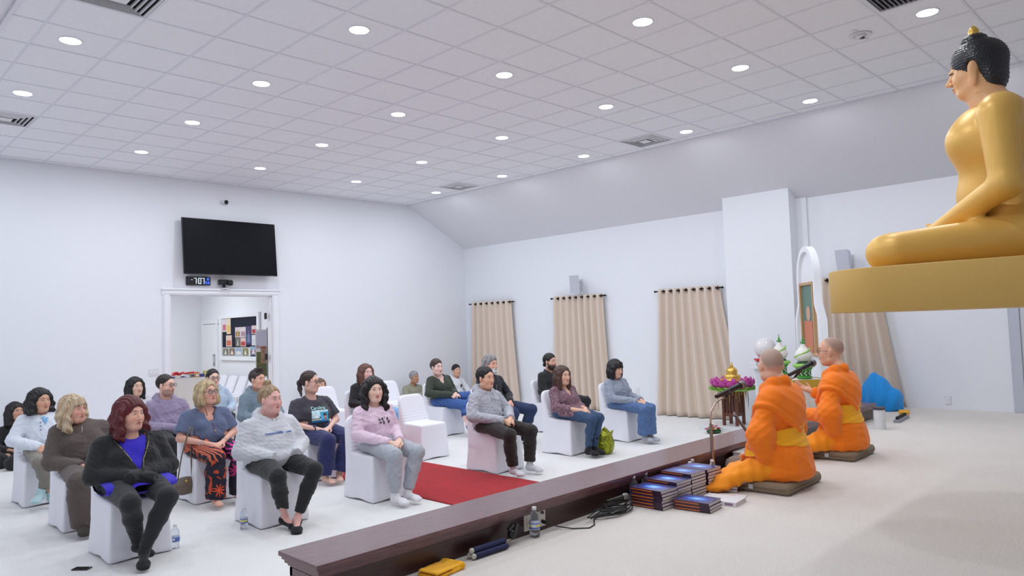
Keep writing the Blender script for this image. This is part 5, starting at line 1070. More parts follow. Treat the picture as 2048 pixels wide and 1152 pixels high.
def monk(label, x, y, sp):
    sc0 = 1.10; t = thing('person', label, 'person', (x, y, ZS), sp.get('rz', 0)); t.scale = (sc0,)*3
    Hc = np.array(sp['head'], float); R = Rz(sp['hyaw'])@Rx(sp.get('hpitch', 0)); E = [np.array(e, float) for e in sp['elbows']]; W = [np.array(e, float) for e in sp['hands']]; sz = .655; nb = np.array((Hc[0]*.35, -.03, .71)); Sh = [np.array((s*.185, -.03, sz-.03)) for s in (-1, 1)]
    # body
    lo = np.array((-.5, -.25, .0)); hi = np.array((.5, .62, 1.02)); fh = .0042; fine = [(0, Hc[0]-.1, Hc[0]+.1, fh), (1, Hc[1]-.12, Hc[1]+.14, fh), (2, Hc[2]-.14, Hc[2]+.14, fh)]
    for w_, mid in zip(W, (0, 1)): fine += [(a, w_[a]-.07, w_[a]+(.2 if a == 1 else .07), .005) for a in range(3)]
    F = Fld(lo, hi, .013, fine); F.ell((0, -.02, .20), (.16, .12, .12), .05); F.ell((0, 0, .36), (.145, .10, .2), .06); F.ell((0, -.02, .55), (.16, .10, .14), .06); F.cap(Sh[0], Sh[1], .05, .05, .04)
    F.path([nb+(0, -.02, -.06), nb+(0, 0, .02), Hc+R@np.array((0, -.024, -.065))], [.07, .055, .054], .03)
    for s in (-1, 1): F.cap((0, -.03, .70), (s*.12, -.03, .65), .04, .045, .03)
    head_sdf(F, R, Hc, 1., sp)
    for i, s in enumerate((-1, 1)):
        F.path([Sh[i], E[i], W[i]], [.045, .038, .026], .02); d = W[i]-E[i]; d /= np.linalg.norm(d); hs = sp['handspec'][i]; hand_sdf(F, W[i], hs[0], hs[1], 1., hs[2], side=hs[3], spread=hs[4] if len(hs) > 4 else 0)
        F.path([(s*.1, 0, .15), (s*.34, .23, .064), (-s*.05, .31, .055)], [.07, .035, .035], .03); 
    V, Q = F.mesh(); V = relax(V, Q, 1, .3); link('body', mesh_np('body', V, Q, True, [M_skin], head_col(V, R, Hc, 1., sp)), t)
    if sp.get('glasses'): glasses(R, Hc, 1., t, sp['glasses'], r=.0016)
    # lower robe: crossed legs, wrapped
    F = Fld((-.55, -.30, 0.0), (.55, .62, .36), .009)
    for s in (-1, 1): F.path([(s*.10, .0, .160), (s*.36, .25, .066)], [.12, .052], .04); F.path([(s*.37, .26, .056), (-s*.03, .33, .058)], [.052, .052], .03); F.ell((s*.39, .29, .04), (.10, .11, .036), .04)
    F.ell((0, .2, .08), (.30, .19, .07), .05); F.ell((0, .0, .16), (.22, .19, .13), .05); F.cut((0, 0, .002), (0, 0, -1), (-1, .12, -1), (1, 1, .03)); F.cut((0, 0, .076), (0, 0, -1), (-.31, -.3, -1), (.31, .17, .09))
    def fd(V, N): return .007*np.sin(V[:, 0]*22+V[:, 1]*34+2*np.sin(V[:, 2]*18+V[:, 0]*9))*np.clip((V[:, 1]+.1)/.3, 0, 1)+.003*np.sin(V[:, 1]*70-V[:, 0]*50)
    org('lower_robe', F, M_or2, t, disp=fd)
    # upper robe with sleeves and back panel reaching the cushion
    F = Fld((-.46, -.30, .05), (.46, .50, .80), .0085)
    F.ell((0, -.02, .55), (.185, .135, .15), .05); F.ell((0, 0, .38), (.175, .135, .2), .06); F.cap((-.13, -.035, sz-.03), (.13, -.035, sz-.03), .070, .070, .05); F.ell((0, -.02, .24), (.215, .165, .17), .06)
    F.ell((0, -.04, .13), (.232, .18, .12), .05); F.ell((0, -.035, .22), (.215, .165, .14), .05)
    for i, s in enumerate((-1, 1)):
        q = E[i]+(W[i]-E[i])*.93; F.cap(Sh[i]+(-s*.02, 0, -.01), E[i]*(.9)+Sh[i]*.1+(s*.01, 0, -.0), .068, .078, .05); F.cap(E[i], q, .068, .05 if not sp.get('cuff') else .046, .035); d = (q-E[i])/np.linalg.norm(q-E[i]); F.cut(q, d, q-.09, q+.09)
        if sp.get('cuff'): F.cap(q-d*.09, q-d*.02, .05, .05, .006)
        if sp.get('drape', (1, 0))[i]: F.path([E[i]+(0, -.02, .02), E[i]+(s*-.02, -.02, -.10)], [.085, .06], .05)
    F.cap(nb+(0, .0, -.02), Hc+(0, 0, .0), .062, .066, .008, 's'); F.cut((0, 0, .078), (0, 0, -1), (-1, -1, 0), (1, 1, .1))
    # split panels at the back hem
    F.cap((-.02+sp.get('split', 0), -.26, .34), (.03+sp.get('split', 0), -.27, .06), .006, .022, .01, 's'); F.cap((-.15, -.22, .34), (-.20, -.20, .06), .004, .014, .01, 's')
    org('upper_robe', F, M_or, t, fold=.006, seed=sp['seed'], fsc=.9, disp=lambda V, N: .006*(1-np.abs(np.sin(np.arctan2(V[:, 0], -V[:, 1]-.0)*6+V[:, 2]*3)))*np.clip((.33-V[:, 2])/.12, 0, 1)+.004*(1-np.abs(np.sin(V[:, 2]*46+V[:, 1]*30+2*np.sin(V[:, 1]*9))))*np.clip((V[:, 2]-.3)/.05, 0, 1))
    # shoulder sash: doubled cloth from collar over both shoulders, diagonal lower edge on the left
    F = Fld((-.40, -.30, .25), (.40, .32, .84), .0085)
    F.ell((0, -.02, .55), (.212, .162, .17), .05); F.ell((0, 0, .40), (.20, .158, .2), .06); F.cap((-.13, -.035, sz-.025), (.13, -.035, sz-.025), .078, .078, .05)
    for i, s in enumerate((-1, 1)): F.cap(Sh[i]+(-s*.02, 0, -.01), Sh[i]+(E[i]-Sh[i])*.8, .078, .088, .05)
    for k, (a, b_, r_) in enumerate((((0, -.06, .745), (.08, -.02, .735), .036), ((0, -.06, .745), (-.08, -.02, .735), .036), ((-.08, -.02, .735), (-.045, .07, .69), .034), ((.08, -.02, .735), (.045, .07, .69), .034))): F.cap(a, b_, r_, r_, .03)
    F.cap(nb+(0, .0, -.03), Hc+(0, .0, .0), .062, .066, .006, 's')
    n = np.array(sp['sash_n'], float); o = np.array(sp['sash_o'], float); F.cut(o, n, (-1, -1, 0), (1, 1, 1), .0); F.cut((0, 0, .40), (0, 0, -1), (-1, -1, 0), (1, 1, .41))
    V, Q = F.mesh(); org('shoulder_sash', F, M_or, t, fold=.003, seed=sp['seed']+2, fsc=.8, disp=lambda V, N: .014*np.exp(-(((V-o)@(n/np.linalg.norm(n))+.018)/.012)**2)+.0045*(1-np.abs(np.sin((V@n)*42+1.2*np.sin(V[:, 1]*14)))))
    F = Fld((-.36, -.30, .20), (.36, .30, .60), .008); F.ell((0, -.0, .38), (.192, .155, .22), .06); F.ell((0, -.02, .25), (.225, .178, .17), .06); F.ell((0, -.02, .52), (.20, .158, .15), .06)
    k = sp.get('belt', .18); F.cut((0, 0, .455), (-k, 0, 1), (-1, -1, 0), (1, 1, 1)); F.cut((0, 0, .295), (-k*.6, 0, -1), (-1, -1, 0), (1, 1, 1)); org('waist_sash', F, M_yel, t, disp=lambda V, N: .003*np.sin(V[:, 2]*150-V[:, 0]*40+2*np.sin(V[:, 0]*12)))
    if sp.get('tail'):
        a = sp['tail']; MB().add([a[0], a[1], a[2], a[3]], [(0, 1, 2, 3)]).build('sash_end', M_yel, t, local=True, fix=False); t.children[-1].modifiers.new('th', 'SOLIDIFY').thickness = .006
    return t
SKM = (232, 184, 158)
monk('monk in orange robes seated on cushion, seen from behind, nearer', 5.45, 2.58, dict(skin=SKM, shaved=(122, 116, 114), head=(.0, .03, .845), hyaw=-.68, glasses=(150, 150, 160), elbows=((-.255, .02, .37), (.255, .02, .37)), hands=((-.09, .17, .235), (.09, .18, .235)),
    handspec=(((.5, .6, -.2), (0, 0, 1), .7, -1), ((-.5, .6, -.2), (0, 0, 1), .7, 1)), sash_n=(-.62, .0, -.78), sash_o=(-.16, 0, .50), seed=5, split=.06, belt=.22, tail=[(-.20, .12, .42), (-.22, .02, .42), (-.24, .06, .24), (-.215, .15, .23)], fold=.006, drape=(1, 1)))
monk('monk in orange robes and glasses gesturing with open palm, farther along the stage', 6.95, 2.70, dict(skin=(226, 176, 148), shaved=(120, 112, 110), head=(.0, .04, .88), hyaw=.28, glasses=(60, 40, 40), nose=1.15, elbows=((-.27, -.02, .37), (.27, .06, .40)), hands=((-.13, .27, .36), (.17, .29, .52)), cuff=1,
    handspec=(((.3, 1, 0), (-.2, 0, 1), .6, -1), ((-.35, .85, .45), (.5, .45, -.75), .22, -1, .14)), sash_n=(-.62, .0, -.78), sash_o=(-.16, 0, .50), seed=8, split=.02, belt=.05, drape=(1, 0)))
# ------------------------------------------------------------------ things on the stage
def lfy(x): return 3.53+(x-1.803)*.0187-.335     # inner face of the ledge
def inner_plate(x, w, label, cable=False):
    t = thing('outlet_plate', label, 'wall plate', (x, lfy(x)-.004, .435)); mi = mat('ivory_plate', (222, 214, 202), .45); MB().rbox((0, 0, 0), (w, .008, .118)).build('cover', mi, t, local=True, bevel=.002)
    for dz in (-.026, .026): MB().rbox((0, -.006, dz), (.034, .006, .032)).build('socket', mi, t, local=True, bevel=.002)
    if cable == 2: MB().tube([(.0, -.004, .03), (0, -.02, .03)], .010, 10).build('black_jack', M_black, t, local=True)
inner_plate(3.30, .075, 'blank ivory outlet plate on ledge behind the front water bottle'); inner_plate(3.42, .075, 'ivory outlet plate on ledge with black plug, left of the cable coil', 2); inner_plate(5.62, .075, 'ivory outlet plate on ledge behind the book stacks', 2)
# water bottles
M_pet = mat('clear_plastic', (235, 240, 248), .08, trans=.92, ior=1.25); M_lab = mat('bottle_label', (70, 96, 190), .5); M_labw = mat('label_white', (222, 228, 240), .5); M_laby = mat('label_yellow', (220, 210, 120), .5)
def bottle(x, y, z, label, yel=False):
    t = thing('water_bottle', label, 'bottle', (x, y, z), random.uniform(0, 6), 'small plastic water bottles')
    MB().lathe([(0, .004), (.022, .0), (.031, .006), (.032, .03), (.0295, .036), (.032, .044), (.0325, .10), (.029, .108), (.032, .118), (.028, .138), (.014, .158), (.0125, .166), (.0125, .172)], n=20).build('bottle_body', M_pet, t, local=True, smooth=True)
    MB().lathe([(.0331, .052), (.0333, .094)], n=20).build('paper_label', M_labw, t, local=True, smooth=True)
    MB().lathe([(.0335, .056), (.0335, .064)], n=20).lathe([(.0335, .084), (.0335, .091)], n=20).build('label_band', M_lab, t, local=True, smooth=True)
    V = [(.0338*math.cos(a), .0338*math.sin(a), z_) for z_ in (.066, .082) for a in np.linspace(0, 2.4, 9)]; MB().add(V, [(i, i+1, i+10, i+9) for i in range(8)]).add([(-p[0], -p[1], p[2]) for p in V], [(i, i+1, i+10, i+9) for i in range(8)]).build('label_picture', M_laby if yel else M_lab, t, local=True, fix=False)
    MB().lathe([(0, .184), (.0135, .184), (.0145, .182), (.0145, .168), (.0135, .167)], n=20).build('cap', M_white_pl, t, local=True, smooth=2)
bottle(3.29, 3.155, ZS, 'small water bottle with blue label standing on stage against the ledge, front', True)
bottle(4.40, 3.205, ZS, 'water bottle behind the nearest book stack, left one'); bottle(4.56, 3.21, ZS, 'water bottle behind the book stacks, second from left')
bottle(5.10, 3.16, ZS, 'left water bottle behind the far end of the book stacks'); bottle(5.20, 3.20, ZS, 'rear water bottle between book stacks and microphone stand'); bottle(5.27, 3.06, ZS, 'water bottle beside the microphone stand base')
bottle(2.195, 6.02, 0, 'small water bottle on carpet right of the red-haired woman'); bottle(2.80, 6.12, 0, 'small water bottle on carpet beside the chair of the woman in pale grey hoodie', True)
# books
def covermat():
    m = mat('book_cover', (34, 40, 110), .25, coat=.3); nt = m.node_tree; b = nt.nodes['Principled BSDF']; tc = nt.nodes.new('ShaderNodeTexCoord'); mp = nt.nodes.new('ShaderNodeMapping'); mp.inputs['Scale'].default_value = (13, 8.5, 0); nt.links.new(tc.outputs['Object'], mp.inputs[0])
    g = nt.nodes.new('ShaderNodeTexGradient'); g.gradient_type = 'SPHERICAL'; nt.links.new(mp.outputs[0], g.inputs[0]); r = nt.nodes.new('ShaderNodeValToRGB'); e = r.color_ramp.elements; e[0].position = 0; e[0].color = L4((58, 60, 112)); e[1].position = 1; e[1].color = L4((180, 235, 255))
    x = e.new(.35); x.color = L4((50, 80, 200)); x = e.new(.65); x.color = L4((90, 170, 255)); nt.links.new(g.outputs[0], r.inputs[0]); nt.links.new(r.outputs[0], b.inputs['Base Color']); return m
M_bc = covermat(); M_sp = mat('book_spine', (52, 26, 46), .35); M_spo = mat('spine_orange', (226, 130, 60), .4); M_spb = mat('spine_maroon', (110, 36, 34), .4); M_pg = mat('book_pages', (226, 214, 210), .8, var=(260, .10, (.2, .2, 1)))
def book_meshes(w=.20, d=.265, h=.0215):
    c = MB().box((-w/2, -d/2, h-.0018), (w/2, d/2, h)).build('cover', M_bc, None); k = MB().box((-w/2, -d/2, 0), (w/2, d/2, .0018)).box((-w/2, -d/2, .0018), (-w/2+.002, d/2, h-.0018)).build('back_cover', M_sp, None)
    p = MB().box((-w/2+.002, -d/2+.003, .0018), (w/2-.003, d/2-.003, h-.0018)).build('pages', M_pg, None); s = MB().box((-w/2-.0008, -d/2+.075, .0075), (-w/2+.001, d/2-.008, .0125)).build('spine_title', M_spo, None); s2 = MB().box((-w/2-.0006, -d/2+.07, .0135), (-w/2+.001, d/2-.004, .0195)).build('spine_band', M_spb, None)
    r = [(o.name.split('.')[0], o.data) for o in (c, k, p, s, s2)]
    for o in (c, k, p, s, s2): bpy.data.objects.remove(o)
    return r
BK = book_meshes()
def book(x, y, z, rz, label, flip=False):
    t = thing('book', label, 'book', (x, y, z), rz, 'stacked blue books'); 
    for n, me in BK: link(n, me, t)
stk = [(4.385, 3.02, 6, 0, 'the front left stack'), (4.60, 3.035, 7, 0, 'the second stack'), (4.81, 3.04, 8, 0, 'the third stack'), (5.02, 3.03, 8, 0, 'the far stack'), (4.455, 2.845-.03, 3, -.16, 'the low front stack'), (5.13, 2.90, 0, 0, '')]
pos = ['bottom', 'second', 'third', 'fourth', 'fifth', 'sixth', 'seventh', 'top']
stk[4] = (4.50, 2.74, 3, .10, 'the low front stack')
for x, y, n, rz, lb in stk:
    for k in range(n):
        q = 'top' if k == n-1 else pos[k]; fl = random.uniform(-.025, .025)
        book(x+random.uniform(-.004, .004), y+random.uniform(-.004, .004), ZS+.0005+k*.0219, rz+fl, 'glossy blue book, %s one of %s beside the ledge' % (q+(' from the floor' if q != 'top' and q != 'bottom' else ''), lb))
for k, (o, lb) in enumerate(((0, 'bottom'), (.004, 'second'), (-.003, 'third'), (.012, 'top'))):
    t = thing('book', 'book with page edges outward, %s of the short stack beside the monk' % lb, 'book', (5.165+o, 2.885, ZS+.0005+k*.0219), math.pi/2+.35, 'stacked blue books')
    for n, me in BK: link(n, me, t)
t = thing('white_book', 'white paperback with teal spine lying on the stage beside the book stacks', 'book', (4.76, 2.70, ZS+.001), .12); MB().box((-.1, -.14, 0), (.1, .14, .003)).box((-.1, -.14, .025), (.1, .14, .028)).build('cover', M_white_pl, t, local=True); MB().box((-.098, -.137, .003), (.096, .137, .025)).build('pages', M_pg, t, local=True)
MB().box((-.102, -.14, .0), (-.0985, .14, .028)).build('spine', M_white_pl, t, local=True); MB().box((-.103, -.03, .002), (-.101, .136, .026)).build('spine_panel', mat('teal', (110, 190, 205), .5), t, local=True); MB().box((-.103, -.12, .006), (-.101, -.06, .022)).build('spine_mark', mat('mauve', (150, 120, 150), .5), t, local=True)
t = thing('open_booklet', 'thin white booklet with pink marking lying behind the white paperback', 'booklet', (4.72, 2.885-.02+.0, ZS+.001), .3); 
t.location = (4.93, 2.72, ZS+.001); MB().box((-.07, -.10, 0), (.07, .10, .006)).build('pages', M_white_pl, t, local=True, bevel=.001); MB().box((-.05, -.02, .0061), (.03, .03, .0066)).build('printed_mark', mat('salmon', (226, 170, 150), .6), t, local=True)
# cables and spare microphone by the ledge
M_cab = mat('black_rubber', (22, 24, 28), .45)
t = thing('cable_coil', 'loose coil of black cables on stage beside the ledge', 'cable', (4.0, 3.14, ZS)); rr = random.Random(5)
for q in range(9):
    cx_, cy_ = 3.98+rr.uniform(-.06, .08), 3.11+rr.uniform(-.02, .02); ra, rb_, ph = rr.uniform(.10, .20), rr.uniform(.035, .075), rr.uniform(0, 6); pts = []
    for k in range(30): a = ph+2*math.pi*k/30; pts.append((cx_+ra*math.cos(a)*(1+.12*math.sin(3*a+q)), min(cy_+rb_*math.sin(a)*(1+.15*math.sin(2*a+q)), lfy(4)-.02), ZS+.006+q*.006+.008*(1+math.sin(2*a+q))))
    MB().tube(pts, .0042, 6, closed=True).build('cable_loop', M_cab, t, smooth=True)
t = thing('power_cable', 'thin black cable running from the outlet plate to the coil', 'cable', (3.5, 3.15, ZS)); MB().tube([(3.42, lfy(3.42)-.012, .41), (3.44, 3.17, .395), (3.5, 3.15, .37), (3.56, 3.08, .356), (3.64, 3.01, .355), (3.72, 3.03, .355), (3.80, 3.10, .358), (3.9, 3.14, .37)], .004, 8).build('cord', M_cab, t, smooth=True); MB().tube([(3.42, lfy(3.42)-.006, .411), (3.425, lfy(3.42)-.04, .405)], .012, 10).build('plug', M_black, t, smooth=2)
def mic(t, a, b, r=.013, local=True):
    a, b = Vector(a), Vector(b); d = (b-a).normalized(); L = (b-a).length
    MB().tube([a, a+d*.02, a+d*(L-.075), a+d*(L-.05)], [r*.75, r*.85, r*1.25, r*1.35], 16).build('handle', M_black, t, local=local, smooth=2)
    MB().tube([a+d*(L-.05), a+d*(L-.042)], r*1.75, 16).build('collar', M_metal, t, local=local, smooth=2); g = MB(); pts = []; rs = []
    for k in range(8): q = k/7; pts.append(a+d*(L-.044+.052*q)); rs.append(max(.002, r*1.95*math.sqrt(max(0, 1-((q-.35)/.66)**2))))
    g.tube(pts, rs, 16).build('grille', mat('mic_grille', (120, 116, 118), .45, .7, bump=(900, .8, .001)), t, local=local, smooth=True)
t = thing('microphone', 'black handheld microphone lying on the cable coil', 'microphone', (4.12, 3.12, ZS+.085)); mic(t, (-.13, .02, -.0), (.05, -.03, .012))
def mic_stand(x, y, neck, a, b, label):
    t = thing('microphone_stand', label, 'microphone stand', (x, y, ZS)); MB().lathe([(0, .012), (.085, .012), (.095, .006), (.097, 0)], (x, y, ZS), n=28).build('round_base', mat('base_grey', (110, 100, 98), .4, .5), t, smooth=2)
    MB().tube([(x, y, ZS+.01), (x, y, neck[0][2])], .0135, 12).build('pole', M_metal, t, smooth=2); MB().tube([(x, y, neck[0][2]-.002)]+neck, .008, 10).build('gooseneck', mat('neck_metal', (190, 178, 172), .35, .8), t, smooth=True)
    A, B = Vector(a), Vector(b); m = A+(B-A)*.42; e = Vector(neck[-1]); MB().tube([e, m-Vector((0, 0, .02)), m], [.011, .014, .016], 10).rbox(tuple(m-Vector((0, 0, .008))), (.045, .04, .03), (0, .4, .5)).build('clip', M_black, t, smooth=2)
    t2 = thing('microphone', label.replace(' stand', '').replace('silver', 'black')+' clipped on top', 'microphone', tuple(m)); mic(t2, a, b, .0195, local=False)
mic_stand(5.38, 3.12, [(5.375, 3.12, .80), (5.39, 3.12, .90), (5.45, 3.11, .965), (5.54, 3.105, .992), (5.60, 3.10, 1.0)], (5.46, 3.11, 1.015), (5.745, 3.0, 1.105), 'silver gooseneck microphone stand before the nearer monk')
mic_stand(6.42, 3.20, [(6.42, 3.20, .82), (6.45, 3.19, .93), (6.62, 3.14, 1.01), (6.88, 3.11, 1.055), (6.95, 3.10, 1.07)], (6.83, 3.10, 1.10), (7.19, 3.0, 1.205), 'silver gooseneck microphone stand before the monk with glasses')
# brown bag, white box, tablet
t = thing('cloth_bag', 'small taupe drawstring cloth bag on stage against the ledge', 'bag', (5.80, 3.13, ZS)); F = Fld((-.16, -.13, -.01), (.18, .13, .20), .007); F.ell((-.02, 0, .062), (.105, .085, .07), .02); F.path([(.06, 0, .08), (.10, 0, .10), (.14, 0, .115)], [.045, .018, .03], .03); F.cut((0, 0, .001), (0, 0, -1), (-1, -1, -1), (1, 1, .01)); org('bag_body', F, cloth('taupe_bag', (136, 118, 108)), t, fold=.006, fsc=1.6); MB().tube([(.10+.0*k, .02*math.cos(a), .10+.02*math.sin(a)) for k, a in enumerate(np.linspace(0, 6.28, 13)[:-1])], .004, 6, closed=True).build('drawstring', cloth('cord_tan', (190, 170, 150)), t, local=True)
t = thing('white_box', 'low white box on stage in front of the nearer monk', 'box', (6.08, 3.125, ZS)); MB().rbox((0, 0, .065), (.30, .24, .13), (0, 0, .1)).build('box_body', M_white_pl, t, local=True, bevel=.004); MB().rbox((0, 0, .134), (.31, .25, .012), (0, 0, .1)).build('lid', M_white_pl, t, local=True, bevel=.003)
t = thing('clear_pouch', 'crumpled clear plastic bag between cloth bag and white box', 'bag', (6.0, 3.16, ZS)); F = Fld((-.14, -.10, -.01), (.14, .10, .10), .007); F.ell((0, 0, .03), (.11, .075, .035), .02); F.cut((0, 0, .001), (0, 0, -1), (-1, -1, -1), (1, 1, .01)); org('pouch_body', F, mat('milky_plastic', (214, 218, 222), .3), t, fold=.012, fsc=2.)
t = thing('tablet_stand', 'brown tablet on tilted stand resting on the white box', 'tablet', (6.10, 3.08, ZS+.141)); u = Vector((.87, .49, 0)); v = Vector((.08, -.12, -.225)).normalized(); c0 = Vector((-.16, .07, .30)); n_ = u.cross(v).normalized(); u = v.cross(n_); a = c0; L_ = .40; W_ = .20
def slabv(o, u, v, n, w, l, th): return [o, o+u*w, o+u*w+v*l, o+v*l, o+n*th, o+u*w+n*th, o+u*w+v*l+n*th, o+v*l+n*th]
FB = [(0, 3, 2, 1), (4, 5, 6, 7), (0, 1, 5, 4), (1, 2, 6, 5), (2, 3, 7, 6), (3, 0, 4, 7)]
mb_ = mat('brown_shell', (92, 74, 72), .45); o_ = Vector((-.27, .06, .334)); MB().add(slabv(o_, u, v, n_, W_, .27, .016), FB).build('tablet', mb_, t, local=True, bevel=.003); MB().add(slabv(o_+u*.01+v*.01-n_*.001, u, v, n_, W_-.02, .25, .001), FB).build('screen', M_black, t, local=True)
MB().rbox((-.10, -.02, .05), (.13, .14, .055), (0, .3, .4)).build('stand_foot', mat('brown_foot', (100, 82, 80), .5), t, local=True, bevel=.004)
# folded tripod, yellow cloths
t = thing('folded_tripod', 'folded mini tripod with dark blue foam legs lying along the ledge', 'tripod', (2.95, 3.15, ZS))
mbl = mat('navy_foam', (26, 32, 74), .7, bump=(200, .5, .002))
for k, (dy, dz) in enumerate(((0, .02), (-.034, .02), (-.017, .048))):
    MB().tube([(-.19, dy, dz), (.06, dy, dz)], .0165, 10).build('leg', mbl, t, local=True, smooth=2); MB().ball((-.20, dy, dz), .016).build('leg_cap', mat('tip_beige', (200, 196, 184), .5), t, local=True, smooth=True)
MB().tube([(.05, -.015, .03), (.11, -.01, .04)], [.022, .012], 12).build('hub', M_metal, t, local=True, smooth=2); MB().ball((.13, -.005, .065), (.026, .026, .03)).rbox((.155, -.005, .085), (.03, .03, .08), (0, .5, 0)).rbox((.12, -.01, .11), (.05, .02, .02), (0, -.6, 0)).build('phone_clamp', M_black, t, local=True, smooth=2)
def folded_cloth(x, y, rz, w, d, label, m):
    t = thing('folded_cloth', label, 'cloth', (x, y, ZS), rz); F = Fld((-w/2-.03, -d/2-.03, -.01), (w/2+.03, d/2+.03, .09), .006)
    F.rbx((0, 0, .010), (w/2, d/2, .008), .006, .0); F.rbx((-.01, .0, .028), (w/2-.01, d/2-.005, .007), .006, .002, rot=(0, .03, .03)); F.cap((w/2-.01, -d/2+.01, .022), (w/2-.015, d/2-.01, .024), .017, .017, .01); F.cut((0, 0, .001), (0, 0, -1), (-1, -1, -1), (1, 1, .01)); org('folded_fabric', F, m, t, fold=.005, seed=4)
folded_cloth(2.50, 3.10, .15, .22, .15, 'folded saffron yellow cloth on stage near the ledge end', cloth('yellow_cloth', (250, 180, 20))); folded_cloth(10.35, 3.18, .3, .26, .12, 'folded yellow cloth on stage behind the monk with glasses', cloth('yellow_cloth', (250, 180, 20)))
t = thing('phone', 'black smartphone lying on the carpet left of the red-haired woman', 'phone', (1.545, 6.03, .001), .72); t.scale = (.8, .8, 1); MB().box((-.04, -.075, 0), (.04, .075, .008)).build('case', M_black, t, local=True, bevel=.003); MB().box((-.036, -.07, .008), (.036, .07, .0085)).build('screen', mat('phone_screen', (10, 10, 14), .1), t, local=True)
# power strip, striped mat, black speaker behind the monk
t = thing('power_strip', 'grey power strip with black plugs on stage behind the monk', 'power strip', (9.72, 3.02, ZS), .1); MB().box((-.28, -.035, 0), (.28, .035, .035)).build('housing', mat('strip_grey', (150, 150, 160), .5), t, local=True, bevel=.005)
for k in range(6): MB().rbox((-.22+k*.085, 0, .05), (.03, .035, .035)).build('plug', M_black, t, local=True, bevel=.004)
t = thing('blue_draped_cloth', 'bright blue cloth draped over an object against the beige curtain', 'cloth', (10.72, 3.55, ZS)); F = Fld((-.32, -.40, -.01), (.32, .40, .56), .011); F.ell((0, .10, .28), (.14, .15, .22), .08); F.ell((0, .02, .10), (.22, .27, .26), .10); F.cut((0, 0, .001), (0, 0, -1), (-1, -1, -1), (1, 1, .01)); org('draped_fabric', F, cloth('sky_blue', (30, 150, 232)), t, disp=lambda V, N: .012*np.sin(V[:, 1]*42+V[:, 2]*9+1.6*np.sin(V[:, 2]*9))*np.clip((1.1-V[:, 2])/.4, 0, 1))
t.location = (10.66, 3.52, ZS)
t = thing('white_canister', 'white canister with dark grey lid behind the monk with glasses', 'canister', (8.85, 2.98, ZS)); MB().lathe([(0, 0), (.06, 0), (.06, .22), (0, .22)], n=20).build('canister_body', M_white_pl, t, local=True, smooth=2); MB().lathe([(0, .22), (.064, .22), (.064, .25), (0, .252)], n=20).build('lid', mat('lid_grey', (80, 78, 84), .5), t, local=True, smooth=2)
t = thing('striped_mat', 'blue and white striped folded mat between the two monks', 'mat', (7.25, 3.16, ZS)); 
for k in range(7): MB().box((-.2, -.13+k*.037, 0), (.2, -.13+(k+1)*.037, .05)).build('stripe', mat('stripe_blue', (50, 80, 170), .8) if k % 2 else M_white_pl, t, local=True)
